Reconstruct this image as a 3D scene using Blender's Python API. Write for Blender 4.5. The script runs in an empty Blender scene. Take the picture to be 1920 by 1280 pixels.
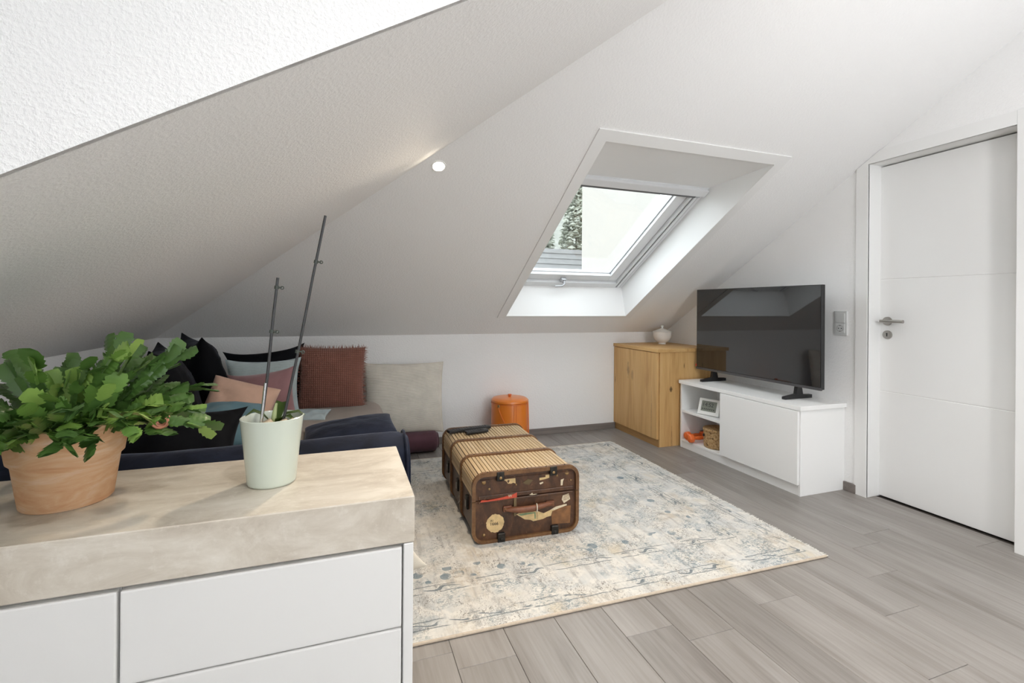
import bpy, bmesh, math, random
from mathutils import Vector, Matrix, noise
from math import sin, cos, pi, radians, sqrt, atan2

sc = bpy.context.scene
COL = sc.collection
random.seed(7)

# ------------------------------------------------------------------ camera
EYE = Vector((0, 0, 1.14))
F_PX, YAW, ROLL, PY = 891.98, 0.340467, -0.0072975, 574.02
cam_d = bpy.data.cameras.new('camera')
cam_d.sensor_width = 36.0
cam_d.lens = F_PX / 1920 * 36
cam_d.shift_y = (PY - 640) / 1920
cam_d.clip_start = 0.02
cam = bpy.data.objects.new('camera', cam_d)
COL.objects.link(cam)
fwd = Vector((sin(YAW), cos(YAW), 0)); rgt = Vector((cos(YAW), -sin(YAW), 0)); dwn = Vector((0, 0, -1))
r2 = cos(ROLL) * rgt + sin(ROLL) * dwn
d2 = -sin(ROLL) * rgt + cos(ROLL) * dwn
cam.matrix_world = Matrix(((r2.x, -d2.x, -fwd.x, EYE.x), (r2.y, -d2.y, -fwd.y, EYE.y), (r2.z, -d2.z, -fwd.z, EYE.z), (0, 0, 0, 1)))
sc.camera = cam

# ------------------------------------------------------------------ world (even overcast sky), daylight, exposure
world = bpy.data.worlds.new('overcast'); sc.world = world; world.use_nodes = True
bg = world.node_tree.nodes['Background']
bg.inputs[0].default_value = (0.90, 0.955, 1.0, 1)
bg.inputs[1].default_value = 3.6

def area(name, loc, rot, sx, sy, power, color):
    l = bpy.data.lights.new(name, 'AREA'); l.shape = 'RECTANGLE'; l.size = sx; l.size_y = sy
    l.energy = power; l.color = color
    o = bpy.data.objects.new(name, l); COL.objects.link(o); o.location = loc; o.rotation_euler = rot
    return o
# daylight reaches the room through the roof window, an unseen dormer window on the left and an added fill opening in the rear wall
WY_A, WY_B, RW_A, RW_B = -2.2, -0.75, 0.2, 2.2

sc.view_settings.view_transform = 'Standard'
sc.view_settings.look = 'None'
sc.view_settings.gamma = 1.0
sc.view_settings.use_curve_mapping = False
sc.view_settings.exposure = 0.66
sc.cycles.max_bounces = 10
sc.cycles.diffuse_bounces = 6
sc.cycles.transparent_max_bounces = 12
sc.cycles.sample_clamp_indirect = 6.0
sc.cycles.caustics_reflective = False
sc.cycles.caustics_refractive = False

# ------------------------------------------------------------------ room measures (metres, camera above the origin)
XL, XR, YB, YC, YR = -1.22, 2.99, 3.91, 0.94, -5.5     # left knee wall, right wall, back wall, dormer cheek, rear wall
ZK, SL, ZC = 0.902, 0.594, 2.5                           # knee wall height, roof slope, flat ceiling
TOPRUN = (ZC - ZK) / SL

# ------------------------------------------------------------------ material helpers
def new_mat(name):
    m = bpy.data.materials.new(name); m.use_nodes = True
    nt = m.node_tree
    return m, nt, nt.nodes['Principled BSDF']

def N(nt, t, **kw):
    n = nt.nodes.new(t)
    for k, v in kw.items(): setattr(n, k, v)
    return n

def coords(nt, scale=(1, 1, 1), which='Object', rnd=False):
    tc = N(nt, 'ShaderNodeTexCoord'); mp = N(nt, 'ShaderNodeMapping')
    nt.links.new(tc.outputs[which], mp.inputs[0])
    mp.inputs['Scale'].default_value = scale
    if rnd:
        oi = N(nt, 'ShaderNodeObjectInfo'); cb = N(nt, 'ShaderNodeMath', operation='MULTIPLY')
        nt.links.new(oi.outputs['Random'], cb.inputs[0]); cb.inputs[1].default_value = 37.0
        nt.links.new(cb.outputs[0], mp.inputs['Location'])
    return mp.outputs[0]

def noise_tex(nt, vec, scale, detail=3, rough=.55, dist=0):
    n = N(nt, 'ShaderNodeTexNoise'); nt.links.new(vec, n.inputs['Vector'])
    n.inputs['Scale'].default_value = scale; n.inputs['Detail'].default_value = detail
    n.inputs['Roughness'].default_value = rough; n.inputs['Distortion'].default_value = dist
    return n.outputs['Fac']

def ramp(nt, fac, stops):
    r = N(nt, 'ShaderNodeValToRGB'); nt.links.new(fac, r.inputs[0])
    el = r.color_ramp.elements
    while len(el) > 1: el.remove(el[-1])
    el[0].position = stops[0][0]; el[0].color = (*stops[0][1], 1)
    for p, c in stops[1:]:
        e = el.new(p); e.color = (*c, 1)
    return r.outputs[0]

def mix(nt, fac, a, b, mode='MIX'):
    n = N(nt, 'ShaderNodeMix', data_type='RGBA', blend_type=mode)
    for sock, v in ((n.inputs[0], fac), (n.inputs[6], a), (n.inputs[7], b)):
        if isinstance(v, (int, float)): sock.default_value = v
        elif isinstance(v, tuple): sock.default_value = (*v, 1)
        else: nt.links.new(v, sock)
    return n.outputs[2]

def math_(nt, op, a, b=None, clamp=False):
    n = N(nt, 'ShaderNodeMath', operation=op); n.use_clamp = clamp
    for i, v in enumerate((a, b)):
        if v is None: continue
        if isinstance(v, (int, float)): n.inputs[i].default_value = v
        else: nt.links.new(v, n.inputs[i])
    return n.outputs[0]

def bump(nt, bs, h, strength, dist=.01):
    b = N(nt, 'ShaderNodeBump'); nt.links.new(h, b.inputs['Height'])
    b.inputs['Strength'].default_value = strength; b.inputs['Distance'].default_value = dist
    nt.links.new(b.outputs[0], bs.inputs['Normal'])

def plain(name, col, rough=.5, metal=0, var=.0, vscale=8, bmp=0, bscale=60, sheen=0, spec=.5, coat=0):
    m, nt, bs = new_mat(name)
    bs.inputs['Base Color'].default_value = (*col, 1)
    bs.inputs['Roughness'].default_value = rough; bs.inputs['Metallic'].default_value = metal
    bs.inputs['Specular IOR Level'].default_value = spec
    if sheen:
        bs.inputs['Sheen Weight'].default_value = sheen; bs.inputs['Sheen Roughness'].default_value = .35
    if coat: bs.inputs['Coat Weight'].default_value = coat; bs.inputs['Coat Roughness'].default_value = .08
    v = None
    if var:
        v = coords(nt); f = noise_tex(nt, v, vscale, 4)
        c = ramp(nt, f, [(.3, tuple(x * (1 - var) for x in col)), (.7, tuple(min(1, x * (1 + var)) for x in col))])
        nt.links.new(c, bs.inputs['Base Color'])
    if bmp:
        v = v or coords(nt)
        bump(nt, bs, noise_tex(nt, v, bscale, 3), bmp)
    return m

def woodchip(name, col, strength, scale=1.0):
    m, nt, bs = new_mat(name)
    v = coords(nt)
    a = noise_tex(nt, v, 95 * scale, 2, .6); b = noise_tex(nt, v, 230 * scale, 2, .6)
    h = math_(nt, 'ADD', ramp(nt, a, [(.42, (0, 0, 0)), (.66, (1, 1, 1))]), math_(nt, 'MULTIPLY', b, .5))
    bump(nt, bs, h, strength, .004)
    bs.inputs['Base Color'].default_value = (*col, 1); bs.inputs['Roughness'].default_value = .85
    bs.inputs['Specular IOR Level'].default_value = .25
    return m

def wood(name, dark, mid, light, axis, stretch=14, knots=(), cracks=(), rough=.45, rnd=False, scale=1.0, fine=.35):
    """grain runs along axis (0,1,2); knots: (a, b, ra, rb, coordinate pair) dark ellipses"""
    m, nt, bs = new_mat(name)
    s = [stretch, stretch, stretch]; s[axis] = 1.0
    v = coords(nt, tuple(x * scale for x in s), rnd=rnd)
    f1 = noise_tex(nt, v, 1.1, 5, .62, .6)
    s2 = [x * 6 for x in s]; s2[axis] = 2.0
    v2 = coords(nt, tuple(x * scale for x in s2), rnd=rnd)
    f2 = noise_tex(nt, v2, 1.5, 3, .6)
    f = math_(nt, 'ADD', math_(nt, 'MULTIPLY', f1, 1 - fine), math_(nt, 'MULTIPLY', f2, fine))
    c = ramp(nt, f, [(.3, dark), (.5, mid), (.68, light)])
    if knots or cracks:
        tc = N(nt, 'ShaderNodeTexCoord'); sep = N(nt, 'ShaderNodeSeparateXYZ'); nt.links.new(tc.outputs['Object'], sep.inputs[0])
        w = noise_tex(nt, coords(nt), 22, 4, .6)
        for (i, a0, ra, rz, z0, depth) in knots:
            da = math_(nt, 'DIVIDE', math_(nt, 'SUBTRACT', sep.outputs[i], a0), ra)
            dz = math_(nt, 'DIVIDE', math_(nt, 'SUBTRACT', sep.outputs[2], z0), rz)
            d = math_(nt, 'ADD', math_(nt, 'POWER', math_(nt, 'ABSOLUTE', da), 2.0), math_(nt, 'POWER', math_(nt, 'ABSOLUTE', dz), 2.0))
            d = math_(nt, 'ADD', d, math_(nt, 'MULTIPLY', math_(nt, 'SUBTRACT', w, .5), 2.2))
            k = ramp(nt, d, [(.1, (1, 1, 1)), (.9, (0, 0, 0))])
            c = mix(nt, math_(nt, 'MULTIPLY', k, depth), c, tuple(x * .18 for x in dark))
    if rnd:
        oi = N(nt, 'ShaderNodeObjectInfo')
        tone = ramp(nt, oi.outputs['Random'], [(0, (.84, .84, .84)), (1, (1.0, 1.0, 1.0))])
        c = mix(nt, 1.0, c, tone, 'MULTIPLY')
    nt.links.new(c, bs.inputs['Base Color'])
    bs.inputs['Roughness'].default_value = rough
    bump(nt, bs, f2, .12, .002)
    return m

# ------------------------------------------------------------------ mesh helpers
OFF = {}     # world offset of every object made here, so that parts can be given in world coordinates

def BM(): return bmesh.new()

def bx(bm, x0, x1, y0, y1, z0, z1, bev=0.0, seg=2, M=None):
    vs = [bm.verts.new(p) for p in ((x0, y0, z0), (x1, y0, z0), (x1, y1, z0), (x0, y1, z0), (x0, y0, z1), (x1, y0, z1), (x1, y1, z1), (x0, y1, z1))]
    fs = [bm.faces.new([vs[i] for i in q]) for q in ((3, 2, 1, 0), (4, 5, 6, 7), (0, 1, 5, 4), (1, 2, 6, 5), (2, 3, 7, 6), (3, 0, 4, 7))]
    if bev > 0:
        es = list({e for f in fs for e in f.edges})
        r = bmesh.ops.bevel(bm, geom=es, offset=bev, segments=seg, affect='EDGES', profile=.7)
        vs = list({v for f in r['faces'] for v in f.verts} | {v for v in vs if v.is_valid})
    if M is not None:
        for v in vs: v.co = M @ v.co
    return vs

def poly(bm, pts): return bm.faces.new([bm.verts.new(p) for p in pts])

def prism(bm, pts, vec):
    """extrude a closed polygon (list of 3d points) by vec"""
    vec = Vector(vec)
    a = [bm.verts.new(p) for p in pts]; b = [bm.verts.new(Vector(p) + vec) for p in pts]
    bm.faces.new(a[::-1]); bm.faces.new(b)
    n = len(pts)
    for i in range(n): bm.faces.new((a[i], a[(i + 1) % n], b[(i + 1) % n], b[i]))

def tube(bm, pts, rad, seg=10, closed=False, caps=True):
    pts = [Vector(p) for p in pts]; n = len(pts)
    rads = rad if isinstance(rad, (list, tuple)) else [rad] * n
    rings = []; prev = None
    for i, p in enumerate(pts):
        if closed: t = (pts[(i + 1) % n] - pts[i - 1])
        else: t = pts[min(i + 1, n - 1)] - pts[max(i - 1, 0)]
        t.normalize()
        if prev is None:
            u = t.cross(Vector((0, 0, 1)))
            if u.length < .1: u = t.cross(Vector((1, 0, 0)))
        else: u = prev - t * prev.dot(t)
        u.normalize(); prev = u; w = t.cross(u)
        rings.append([bm.verts.new(p + rads[i] * (cos(2 * pi * k / seg) * u + sin(2 * pi * k / seg) * w)) for k in range(seg)])
    m = n if closed else n - 1
    for i in range(m):
        a, b = rings[i], rings[(i + 1) % n]
        for k in range(seg): bm.faces.new((a[k], a[(k + 1) % seg], b[(k + 1) % seg], b[k]))
    if caps and not closed:
        bm.faces.new(rings[0][::-1]); bm.faces.new(rings[-1])

def lathe(bm, prof, seg=48, c=(0, 0, 0), sx=1.0, sy=1.0, rfun=None, close=True):
    """prof: list of (r, z)"""
    c = Vector(c); rings = []
    for j, (r, z) in enumerate(prof):
        if r < 1e-6: rings.append([bm.verts.new(c + Vector((0, 0, z)))]); continue
        ring = []
        for k in range(seg):
            a = 2 * pi * k / seg; rr = r * (rfun(a, z) if rfun else 1)
            ring.append(bm.verts.new(c + Vector((rr * cos(a) * sx, rr * sin(a) * sy, z))))
        rings.append(ring)
    for a, b in zip(rings, rings[1:]):
        for k in range(seg):
            k2 = (k + 1) % seg
            if len(a) == 1 and len(b) == 1: break
            if len(a) == 1: bm.faces.new((a[0], b[k2], b[k]))
            elif len(b) == 1: bm.faces.new((a[k], a[k2], b[0]))
            else: bm.faces.new((a[k], a[k2], b[k2], b[k]))

def ball(bm, c, rx, ry=None, rz=None, seg=12, rings=8):
    ry = ry or rx; rz = rz or rx; c = Vector(c); rr = []
    for j in range(rings + 1):
        t = pi * j / rings
        if j in (0, rings): rr.append([bm.verts.new(c + Vector((0, 0, -rz * cos(t))))]); continue
        rr.append([bm.verts.new(c + Vector((rx * sin(t) * cos(2 * pi * k / seg), ry * sin(t) * sin(2 * pi * k / seg), -rz * cos(t)))) for k in range(seg)])
    for a, b in zip(rr, rr[1:]):
        for k in range(seg):
            k2 = (k + 1) % seg
            if len(a) == 1: bm.faces.new((a[0], b[k2], b[k]))
            elif len(b) == 1: bm.faces.new((a[k], a[k2], b[0]))
            else: bm.faces.new((a[k], a[k2], b[k2], b[k]))

def finish(bm, name, mat, smooth=None):
    bmesh.ops.recalc_face_normals(bm, faces=bm.faces[:])
    me = bpy.data.meshes.new(name)
    if smooth is not None:
        for f in bm.faces: f.smooth = True
        for e in bm.edges:
            if len(e.link_faces) == 2 and e.calc_face_angle(0) > radians(smooth): e.smooth = False
    bm.to_mesh(me); bm.free()
    if mat: me.materials.append(mat)
    return me

def obj(name, bm, mat, parent=None, smooth=None, label=None):
    """geometry given in world coordinates (or in the parent's frame when the parent was made with local=True)"""
    if parent is not None: off = OFF.get(parent.name, Vector((0, 0, 0)))
    else:
        vs = [v.co for v in bm.verts]
        off = Vector(((min(v.x for v in vs) + max(v.x for v in vs)) / 2, (min(v.y for v in vs) + max(v.y for v in vs)) / 2, min(v.z for v in vs)))
    for v in bm.verts: v.co -= off
    o = bpy.data.objects.new(name, finish(bm, name, mat, smooth)); COL.objects.link(o)
    if parent is None: o.location = off
    else: o.parent = parent
    OFF[o.name] = off.copy()
    if label: o['label'] = label
    return o

def tag(o, label, cat, group=None, kind=None):
    o['label'] = label; o['category'] = cat
    if group: o['group'] = group
    if kind: o['kind'] = kind
    return o

def thing(name, loc, label, cat, group=None, rz=0, local=False):
    o = bpy.data.objects.new(name, None); COL.objects.link(o)
    o.location = loc; o.rotation_euler = (0, 0, rz); o.empty_display_size = .05
    OFF[o.name] = Vector((0, 0, 0)) if local else Vector(loc)
    return tag(o, label, cat, group)

def struct(o, label=None):
    o['kind'] = 'structure'
    if label: o['label'] = label
    return o

def place(name, me, parent, loc, rot=None, mat4=None):
    """another object on shared mesh data; loc in the parent's frame"""
    o = bpy.data.objects.new(name, me); COL.objects.link(o); o.parent = parent
    if mat4 is not None: o.matrix_local = mat4
    else:
        o.location = loc
        if rot: o.rotation_euler = rot
    return o

def text_part(name, body, size, M, mat, parent, depth=.0004):
    cu = bpy.data.curves.new(name, 'FONT'); cu.body = body; cu.size = size; cu.extrude = depth; cu.align_x = 'CENTER'; cu.align_y = 'CENTER'
    t = bpy.data.objects.new(name + '_source', cu); COL.objects.link(t)
    bpy.context.view_layer.update()
    me = bpy.data.meshes.new_from_object(t.evaluated_get(bpy.context.evaluated_depsgraph_get()))
    bpy.data.objects.remove(t)
    me.name = name; me.materials.clear(); me.materials.append(mat)
    return place(name, me, parent, None, mat4=M)

def rrect(w, h, r, n=6, x0=0, z0=0):
    """rounded rectangle outline, counter-clockwise, from x0,z0 size w,h"""
    out = []
    for cx, cz, a0 in ((x0 + w - r, z0 + r, -pi / 2), (x0 + w - r, z0 + h - r, 0), (x0 + r, z0 + h - r, pi / 2), (x0 + r, z0 + r, pi)):
        for k in range(n + 1):
            a = a0 + pi / 2 * k / n
            out.append((cx + r * cos(a), cz + r * sin(a)))
    return out

# ------------------------------------------------------------------ materials
M_WALL = woodchip('white_woodchip_wall', (.86, .858, .852), .22)
M_CHEEK = woodchip('white_woodchip_cheek', (.86, .858, .852), .36, 1.35)
M_CEIL = woodchip('white_woodchip_ceiling', (.86, .858, .852), .2)
M_WHITE = plain('white_lacquer', (.86, .86, .85), .42)
M_DOORW = plain('white_door_lacquer', (.82, .82, .81), .45)
M_BRIGHT = plain('white_reveal_board', (.85, .85, .845), .5)
M_PVC = plain('white_window_plastic', (.72, .73, .74), .3)
M_RAIL = plain('dark_rail_groove', (.12, .12, .125), .5)
M_GREYM = plain('grey_window_metal', (.5, .51, .53), .35, .6)
M_SKIRT = wood('grey_oak_skirting', (.13, .11, .10), (.19, .165, .15), (.25, .22, .20), 0, 20)
M_PLANK = wood('grey_oak_plank', (.165, .145, .130), (.255, .235, .217), (.32, .30, .282), 1, 9, rough=.38, rnd=True, scale=1.0)
M_JOINT = plain('dark_joint', (.10, .085, .075), .8)
M_STEEL = plain('brushed_steel', (.42, .40, .37), .32, 1.0)
M_BLACK = plain('black_plastic', (.012, .012, .013), .4)
M_SOCKET = plain('white_socket_plastic', (.62, .63, .62), .35)

# ------------------------------------------------------------------ the shell
def zb(y): return ZK + SL * (YB - y)
def zl(x): return ZK + SL * (x - XL)
UC, US = cos(math.atan(SL)), sin(math.atan(SL))
def sk(x, u, n=0.0):
    """point on the back roof slope: x along the wall, u up the slope from the knee wall, n outwards through the roof"""
    return Vector((x, YB - u * UC + n * US, ZK + u * US + n * UC))
OX0, OX1, OY0, OY1 = 1.237, 2.352, 3.632, 2.10      # skylight opening in the slope
U0, U1 = (YB - OY0) / UC, (YB - OY1) / UC

# floor: sub-floor with separate planks as its children
b = BM(); bx(b, XL - .1, XR + .3, YR - .1, YB + .1, -.06, -.0085)
floor = struct(obj('floor', b, M_JOINT), 'grey oak plank floor with the planks running to the back wall')
PW, PL = .1945, 1.29
b = BM(); bx(b, -PW / 2 + .0006, PW / 2 - .0006, -PL / 2 + .0006, PL / 2 - .0006, -.008, 0, .0012, 1)
plank_me = finish(b, 'plank', M_PLANK)
joints = {4: 1.415, 7: 1.405, 8: .95, 10: 1.395, 14: 1.408}
FO = OFF['floor']
for k in range(-7, 15):                            # seams fall on .541, .736, .930 ...
    xc = .152 + PW * (k + .5)
    y = joints.get(k, 2.1 + ((k * 5) % 7) * .13 if k % 2 else .25 + ((k * 3) % 5) * .13) - PL * 3
    while y < YB:
        yc = y + PL / 2
        if yc + PL / 2 > -.6 and yc - PL / 2 < YB - .02:
            place('plank', plank_me, floor, (xc - FO.x, yc - FO.y, -FO.z))
        y += PL

# back wall, right wall (with the door opening), left wall, cheek, rear wall
b = BM(); bx(b, XL - .1, XR + .1, YB, YB + .1, -.06, ZK)
struct(obj('wall_back', b, M_WALL), 'low white knee wall under the sloping ceiling')
DY0, DY1, DZ = 1.317, 1.990, 2.012                     # clear opening seen between the casings
b = BM()
bx(b, XR, XR + .2, DY1 + .0165, YB + .1, -.06, ZC + .05)
bx(b, XR, XR + .2, YR - .1, DY0 - .0165, -.06, ZC + .05)
bx(b, XR, XR + .2, DY0 - .0165, DY1 + .0165, DZ + .0145, ZC + .05)
bx(b, XR + .2, XR + .24, DY0 - .1, DY1 + .1, -.06, DZ + .1)
struct(obj('wall_right', b, M_WALL), 'white gable wall with the door')
b = BM()
bx(b, XL - .1, XL, YC, YB, -.06, ZK)
bx(b, XL - .1, XL, YR, YC, -.06, .95)
bx(b, XL - .1, XL, YR, YC, 2.25, ZC)
bx(b, XL - .1, XL, WY_B, YC, .95, 2.25)
bx(b, XL - .1, XL, YR, WY_A, .95, 2.25)
struct(obj('wall_left', b, M_WALL), 'white knee wall on the left')
b = BM()
prism(b, [(XL, YC, ZK), (XL + TOPRUN, YC, ZC), (XL, YC, ZC)], (0, .012, 0))
struct(obj('wall_cheek', b, M_CHEEK), 'bright white woodchip side wall of the dormer')
b = BM()
bx(b, XL - .1, RW_A, YR - .1, YR, -.06, ZC); bx(b, RW_B, XR + .1, YR - .1, YR, -.06, ZC)
bx(b, RW_A, RW_B, YR - .1, YR, 2.3, ZC); bx(b, RW_A, RW_B, YR - .1, YR, -.06, .1)  # gap between the pieces is an added opening for fill daylight
struct(obj('wall_rear', b, M_WALL), 'white wall behind the camera')

# ceilings
def cr(y): return XL + (YB - y)                        # crease between the two slopes
def P(x, y): return (x, y, zb(y))
YT = YB - TOPRUN
b = BM()
poly(b, [P(cr(YB) - .02, YB), P(XR + .02, YB), P(XR + .02, OY0), P(cr(OY0), OY0)])
poly(b, [P(cr(OY0), OY0), P(OX0, OY0), P(OX0, OY1), P(cr(OY1), OY1)])
poly(b, [P(OX1, OY0), P(XR + .02, OY0), P(XR + .02, OY1), P(OX1, OY1)])
poly(b, [P(cr(OY1), OY1), P(XR + .02, OY1), P(XR + .02, YT), P(cr(YT), YT)])
struct(obj('ceiling_back', b, M_CEIL), 'white sloping ceiling with the roof window')
b = BM()
poly(b, [(XL, YC, ZK), (XL, YB, ZK), (XL + TOPRUN, YT, ZC), (XL + TOPRUN, YC, ZC)])
struct(obj('ceiling_left', b, M_CEIL), 'grey-shaded sloping ceiling over the sofa')
b = BM()
bx(b, XL - .1, XR + .1, YR - .1, YC, ZC, ZC + .05); bx(b, XL + TOPRUN, XR + .1, YC, YT, ZC, ZC + .05)
struct(obj('ceiling', b, M_CEIL), 'flat white ceiling above the camera')

# baseboards
b = BM(); bx(b, XL, 2.42, YB - .014, YB, 0, .055, .002, 1)
struct(obj('baseboard_back', b, M_SKIRT), 'grey-brown wooden baseboard along the back wall')
b = BM(); bx(b, XR - .014, XR, 2.052, 2.135, 0, .055, .002, 1)
bx(b, XR - .014, XR, YR, 1.24, 0, .055, .002, 1)
struct(obj('baseboard_right', b, M_SKIRT), 'grey-brown wooden baseboard along the door wall')

# ------------------------------------------------------------------ door
door = bpy.data.objects.new('door_1', None); COL.objects.link(door); door.location = (XR, 1.65, 0); OFF['door_1'] = Vector((XR, 1.65, 0))
struct(door, 'plain white door with two fine grooves in a white frame')
XLF = 3.094
gz = [(0.006, .640), (.6445, 1.3165), (1.321, 2.004)]
for z0, z1 in gz:
    b = BM(); bx(b, XLF, XLF + .04, 1.283, 2.0, z0, z1, .0016, 1)
    obj('door_panel', b, M_DOORW, door)
b = BM(); bx(b, XLF + .003, XLF + .037, 1.284, 1.999, .008, 2.003)
obj('door_core', b, M_DOORW, door)
CW = .070; XC = XR - .011
for nm, (y0, y1, z0, z1) in {'casing': (DY1, DY1 + CW, 0, DZ + CW), 'casing_near': (DY0 - CW, DY0, 0, DZ + CW), 'casing_top': (DY0, DY1, DZ, DZ + CW)}.items():
    b = BM()
    if nm == 'casing':
        # its top follows the sloping ceiling
        ya, yb_ = DY1, DY1 + CW
        pts = [(XC, ya, 0), (XC, yb_, 0), (XC, yb_, zb(yb_) - .003), (XC, ya, min(DZ + CW, zb(ya) - .003))]
        prism(b, pts, (XR - XC, 0, 0))
    elif nm == 'casing_top':
        yk = YB - (DZ + CW - ZK) / SL
        pts = [(XC, DY0, DZ), (XC, DY1, DZ), (XC, DY1, zb(DY1) - .003), (XC, min(yk, DY1), DZ + CW - .003), (XC, DY0, DZ + CW - .003)]
        prism(b, pts, (XR - XC, 0, 0))
    else: bx(b, XC, XR, y0, y1, z0, z1, .003, 2)
    obj('casing', b, M_DOORW, door)
b = BM(); bx(b, XR - .009, XLF + .06, DY1, DY1 + .016, 0, DZ + .012, .003, 2); obj('jamb', b, M_DOORW, door)
b = BM(); bx(b, XR - .009, XLF + .06, DY0 - .016, DY0, 0, DZ + .012, .003, 2); obj('jamb', b, M_DOORW, door)
b = BM(); bx(b, XR - .009, XLF + .06, DY0, DY1, DZ, DZ + .014, .003, 2); obj('head_jamb', b, M_DOORW, door)
# dark gap line around the leaf is the real gap; handle, roses
HY, HZ = 1.947, 1.067
b = BM(); lathe(b, [(0, -.009), (.025, -.009), (.026, -.006), (.026, 0), (0, 0)], 32)
for v in b.verts: v.co = Vector((XLF + v.co.z, HY + v.co.x, HZ + v.co.y))
obj('handle_rose', b, M_STEEL, door, 30)
b = BM()
tube(b, [(XLF - .005, HY, HZ), (XLF - .045, HY, HZ)], .0085, 14)
tube(b, [(XLF - .047, HY + .0125, HZ), (XLF - .047, HY - .112, HZ)], .0098, 16)
obj('door_handle', b, M_STEEL, door, 40)
b = BM(); lathe(b, [(0, -.008), (.025, -.008), (.026, -.006), (.026, 0), (0, 0)], 32)
for v in b.verts: v.co = Vector((XLF + v.co.z, HY + v.co.x, HZ - .082 + v.co.y))
lk = obj('lock_rose', b, M_STEEL, door, 30)
b = BM(); bx(b, XLF - .0088, XLF - .006, HY - .003, HY + .003, HZ - .092, HZ - .078); lathe(b, [(0, -.0088), (.0045, -.0088), (.0045, -.006)], 14, (0, 0, 0))
for v in b.verts:
    if abs(v.co.x) < .02: v.co = Vector((XLF + v.co.z, HY + v.co.x, HZ - .076 + v.co.y))
obj('keyhole', b, M_BLACK, lk)

# ------------------------------------------------------------------ switch and socket plate
t = thing('socket_plate', (XR, 2.155, .972), 'white light switch above a wall socket, between television and door', 'socket')
b = BM(); bx(b, XR - .009, XR, 2.115, 2.196, .972, 1.124, .003, 2); obj('frame', b, M_SOCKET, t)
b = BM(); bx(b, XR - .014, XR - .005, 2.127, 2.184, 1.052, 1.110, .002, 2); obj('rocker', b, M_SOCKET, t)
b = BM(); bx(b, XR - .012, XR - .005, 2.127, 2.184, .986, 1.044, .002, 2)
si = obj('socket_insert', b, M_SOCKET, t)
b = BM()
prof = [(.0215, 0), (.0215, -.001), (.0195, -.001), (.0195, 0)]
lathe(b, prof, 32)
for v in b.verts: v.co = Vector((XR - .0122 + v.co.z, 2.1555 + v.co.x, 1.015 + v.co.y))
obj('socket_ring', b, plain('socket_shadow', (.35, .35, .34), .5), si)
b = BM()
for dy in (-.0095, .0095):
    lathe(b, [(0, -.0012), (.0032, -.0012), (.0032, 0)], 12, (dy, 0, 0))
bx(b, -.003, .003, .0165, .0195, -.0014, 0); bx(b, -.003, .003, -.0195, -.0165, -.0014, 0)
for v in b.verts: v.co = Vector((XR - .0122 + v.co.z, 2.1555 + v.co.x, 1.015 + v.co.y))
obj('socket_holes', b, M_BLACK, si)

# ------------------------------------------------------------------ roof window
win = bpy.data.objects.new('window_1', None); COL.objects.link(win); win.location = sk((OX0 + OX1) / 2, U0); OFF['window_1'] = win.location.copy()
struct(win, 'roof window with a deep white reveal and grey-white sash')
def skbox(bm, x0, x1, u0, u1, n0, n1, bev=.0):
    vs = bx(bm, x0, x1, u0, u1, n0, n1, bev, 2)
    for v in vs: v.co = sk(v.co.x, v.co.y, v.co.z)
NF = .249                                              # depth of the frame face behind the ceiling
UF0, UF1 = .392, 1.648                                 # frame bottom and top, up the slope
# reveal boards
A0, A1 = sk(OX0, U0), sk(OX1, U0); B0, B1 = sk(OX0, UF0, NF), sk(OX1, UF0, NF)
T0, T1 = sk(OX0, U1), sk(OX1, U1); S0, S1 = sk(OX0, UF1, NF), sk(OX1, UF1, NF)
b = BM(); prism(b, [A0, A1, B1, B0], (0, .02, 0)); obj('reveal_board', b, M_BRIGHT, win)
b = BM(); prism(b, [T0, T1, S1, S0], (0, 0, .02)); obj('reveal_board', b, M_BRIGHT, win)
b = BM(); prism(b, [A0, B0, S0, T0], (-.02, 0, 0)); obj('reveal_board', b, M_BRIGHT, win)
b = BM(); prism(b, [A1, B1, S1, T1], (.02, 0, 0)); obj('reveal_board', b, M_BRIGHT, win)
# trim on the ceiling
TW = .068; TN = -.007
def trimpiece(pts):
    b = BM(); prism(b, [sk(x, u, TN) for x, u in pts], sk(0, 0, .0) - sk(0, 0, TN)); obj('trim_board', b, M_DOORW, win)
xa, xb, ua, ub = OX0 - TW, OX1 + TW, U0 - .035, U1 + TW
trimpiece([(xa, ub), (xb, ub), (OX1, U1), (OX0, U1)])
trimpiece([(xa, ua), (xa, ub), (OX0, U1), (OX0, U0)])
trimpiece([(xb, ub), (xb, ua), (OX1, U0), (OX1, U1)])
trimpiece([(xa, ua), (OX0, U0), (OX1, U0), (xb, ua)])
# fixed frame
FW = .085
for x0, x1, u0, u1 in ((OX0, OX0 + FW, UF0, UF1), (OX1 - FW, OX1, UF0, UF1), (OX0 + FW, OX1 - FW, UF0, UF0 + .062), (OX0 + FW, OX1 - FW, UF1 - .06, UF1)):
    b = BM(); skbox(b, x0, x1, u0, u1, NF - .004, NF + .10, .004); obj('frame_bar', b, M_PVC, win)
# blind rails on the side bars
for x0, sgn in ((OX0, 1), (OX1, -1)):
    xs = sorted((x0 + sgn * .028, x0 + sgn * .033)); b = BM(); skbox(b, xs[0], xs[1], UF0 + .01, UF1 - .09, NF - .006, NF + .002); obj('rail_groove', b, M_RAIL, win)
    xs = sorted((x0 + sgn * .036, x0 + sgn * .060)); b = BM(); skbox(b, xs[0], xs[1], UF0 + .01, UF1 - .09, NF - .012, NF, .003); obj('blind_rail', b, M_PVC, win)
    xs = sorted((x0 + sgn * .063, x0 + sgn * .068)); b = BM(); skbox(b, xs[0], xs[1], UF0 + .01, UF1 - .09, NF - .006, NF + .002); obj('rail_groove', b, M_RAIL, win)
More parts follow.
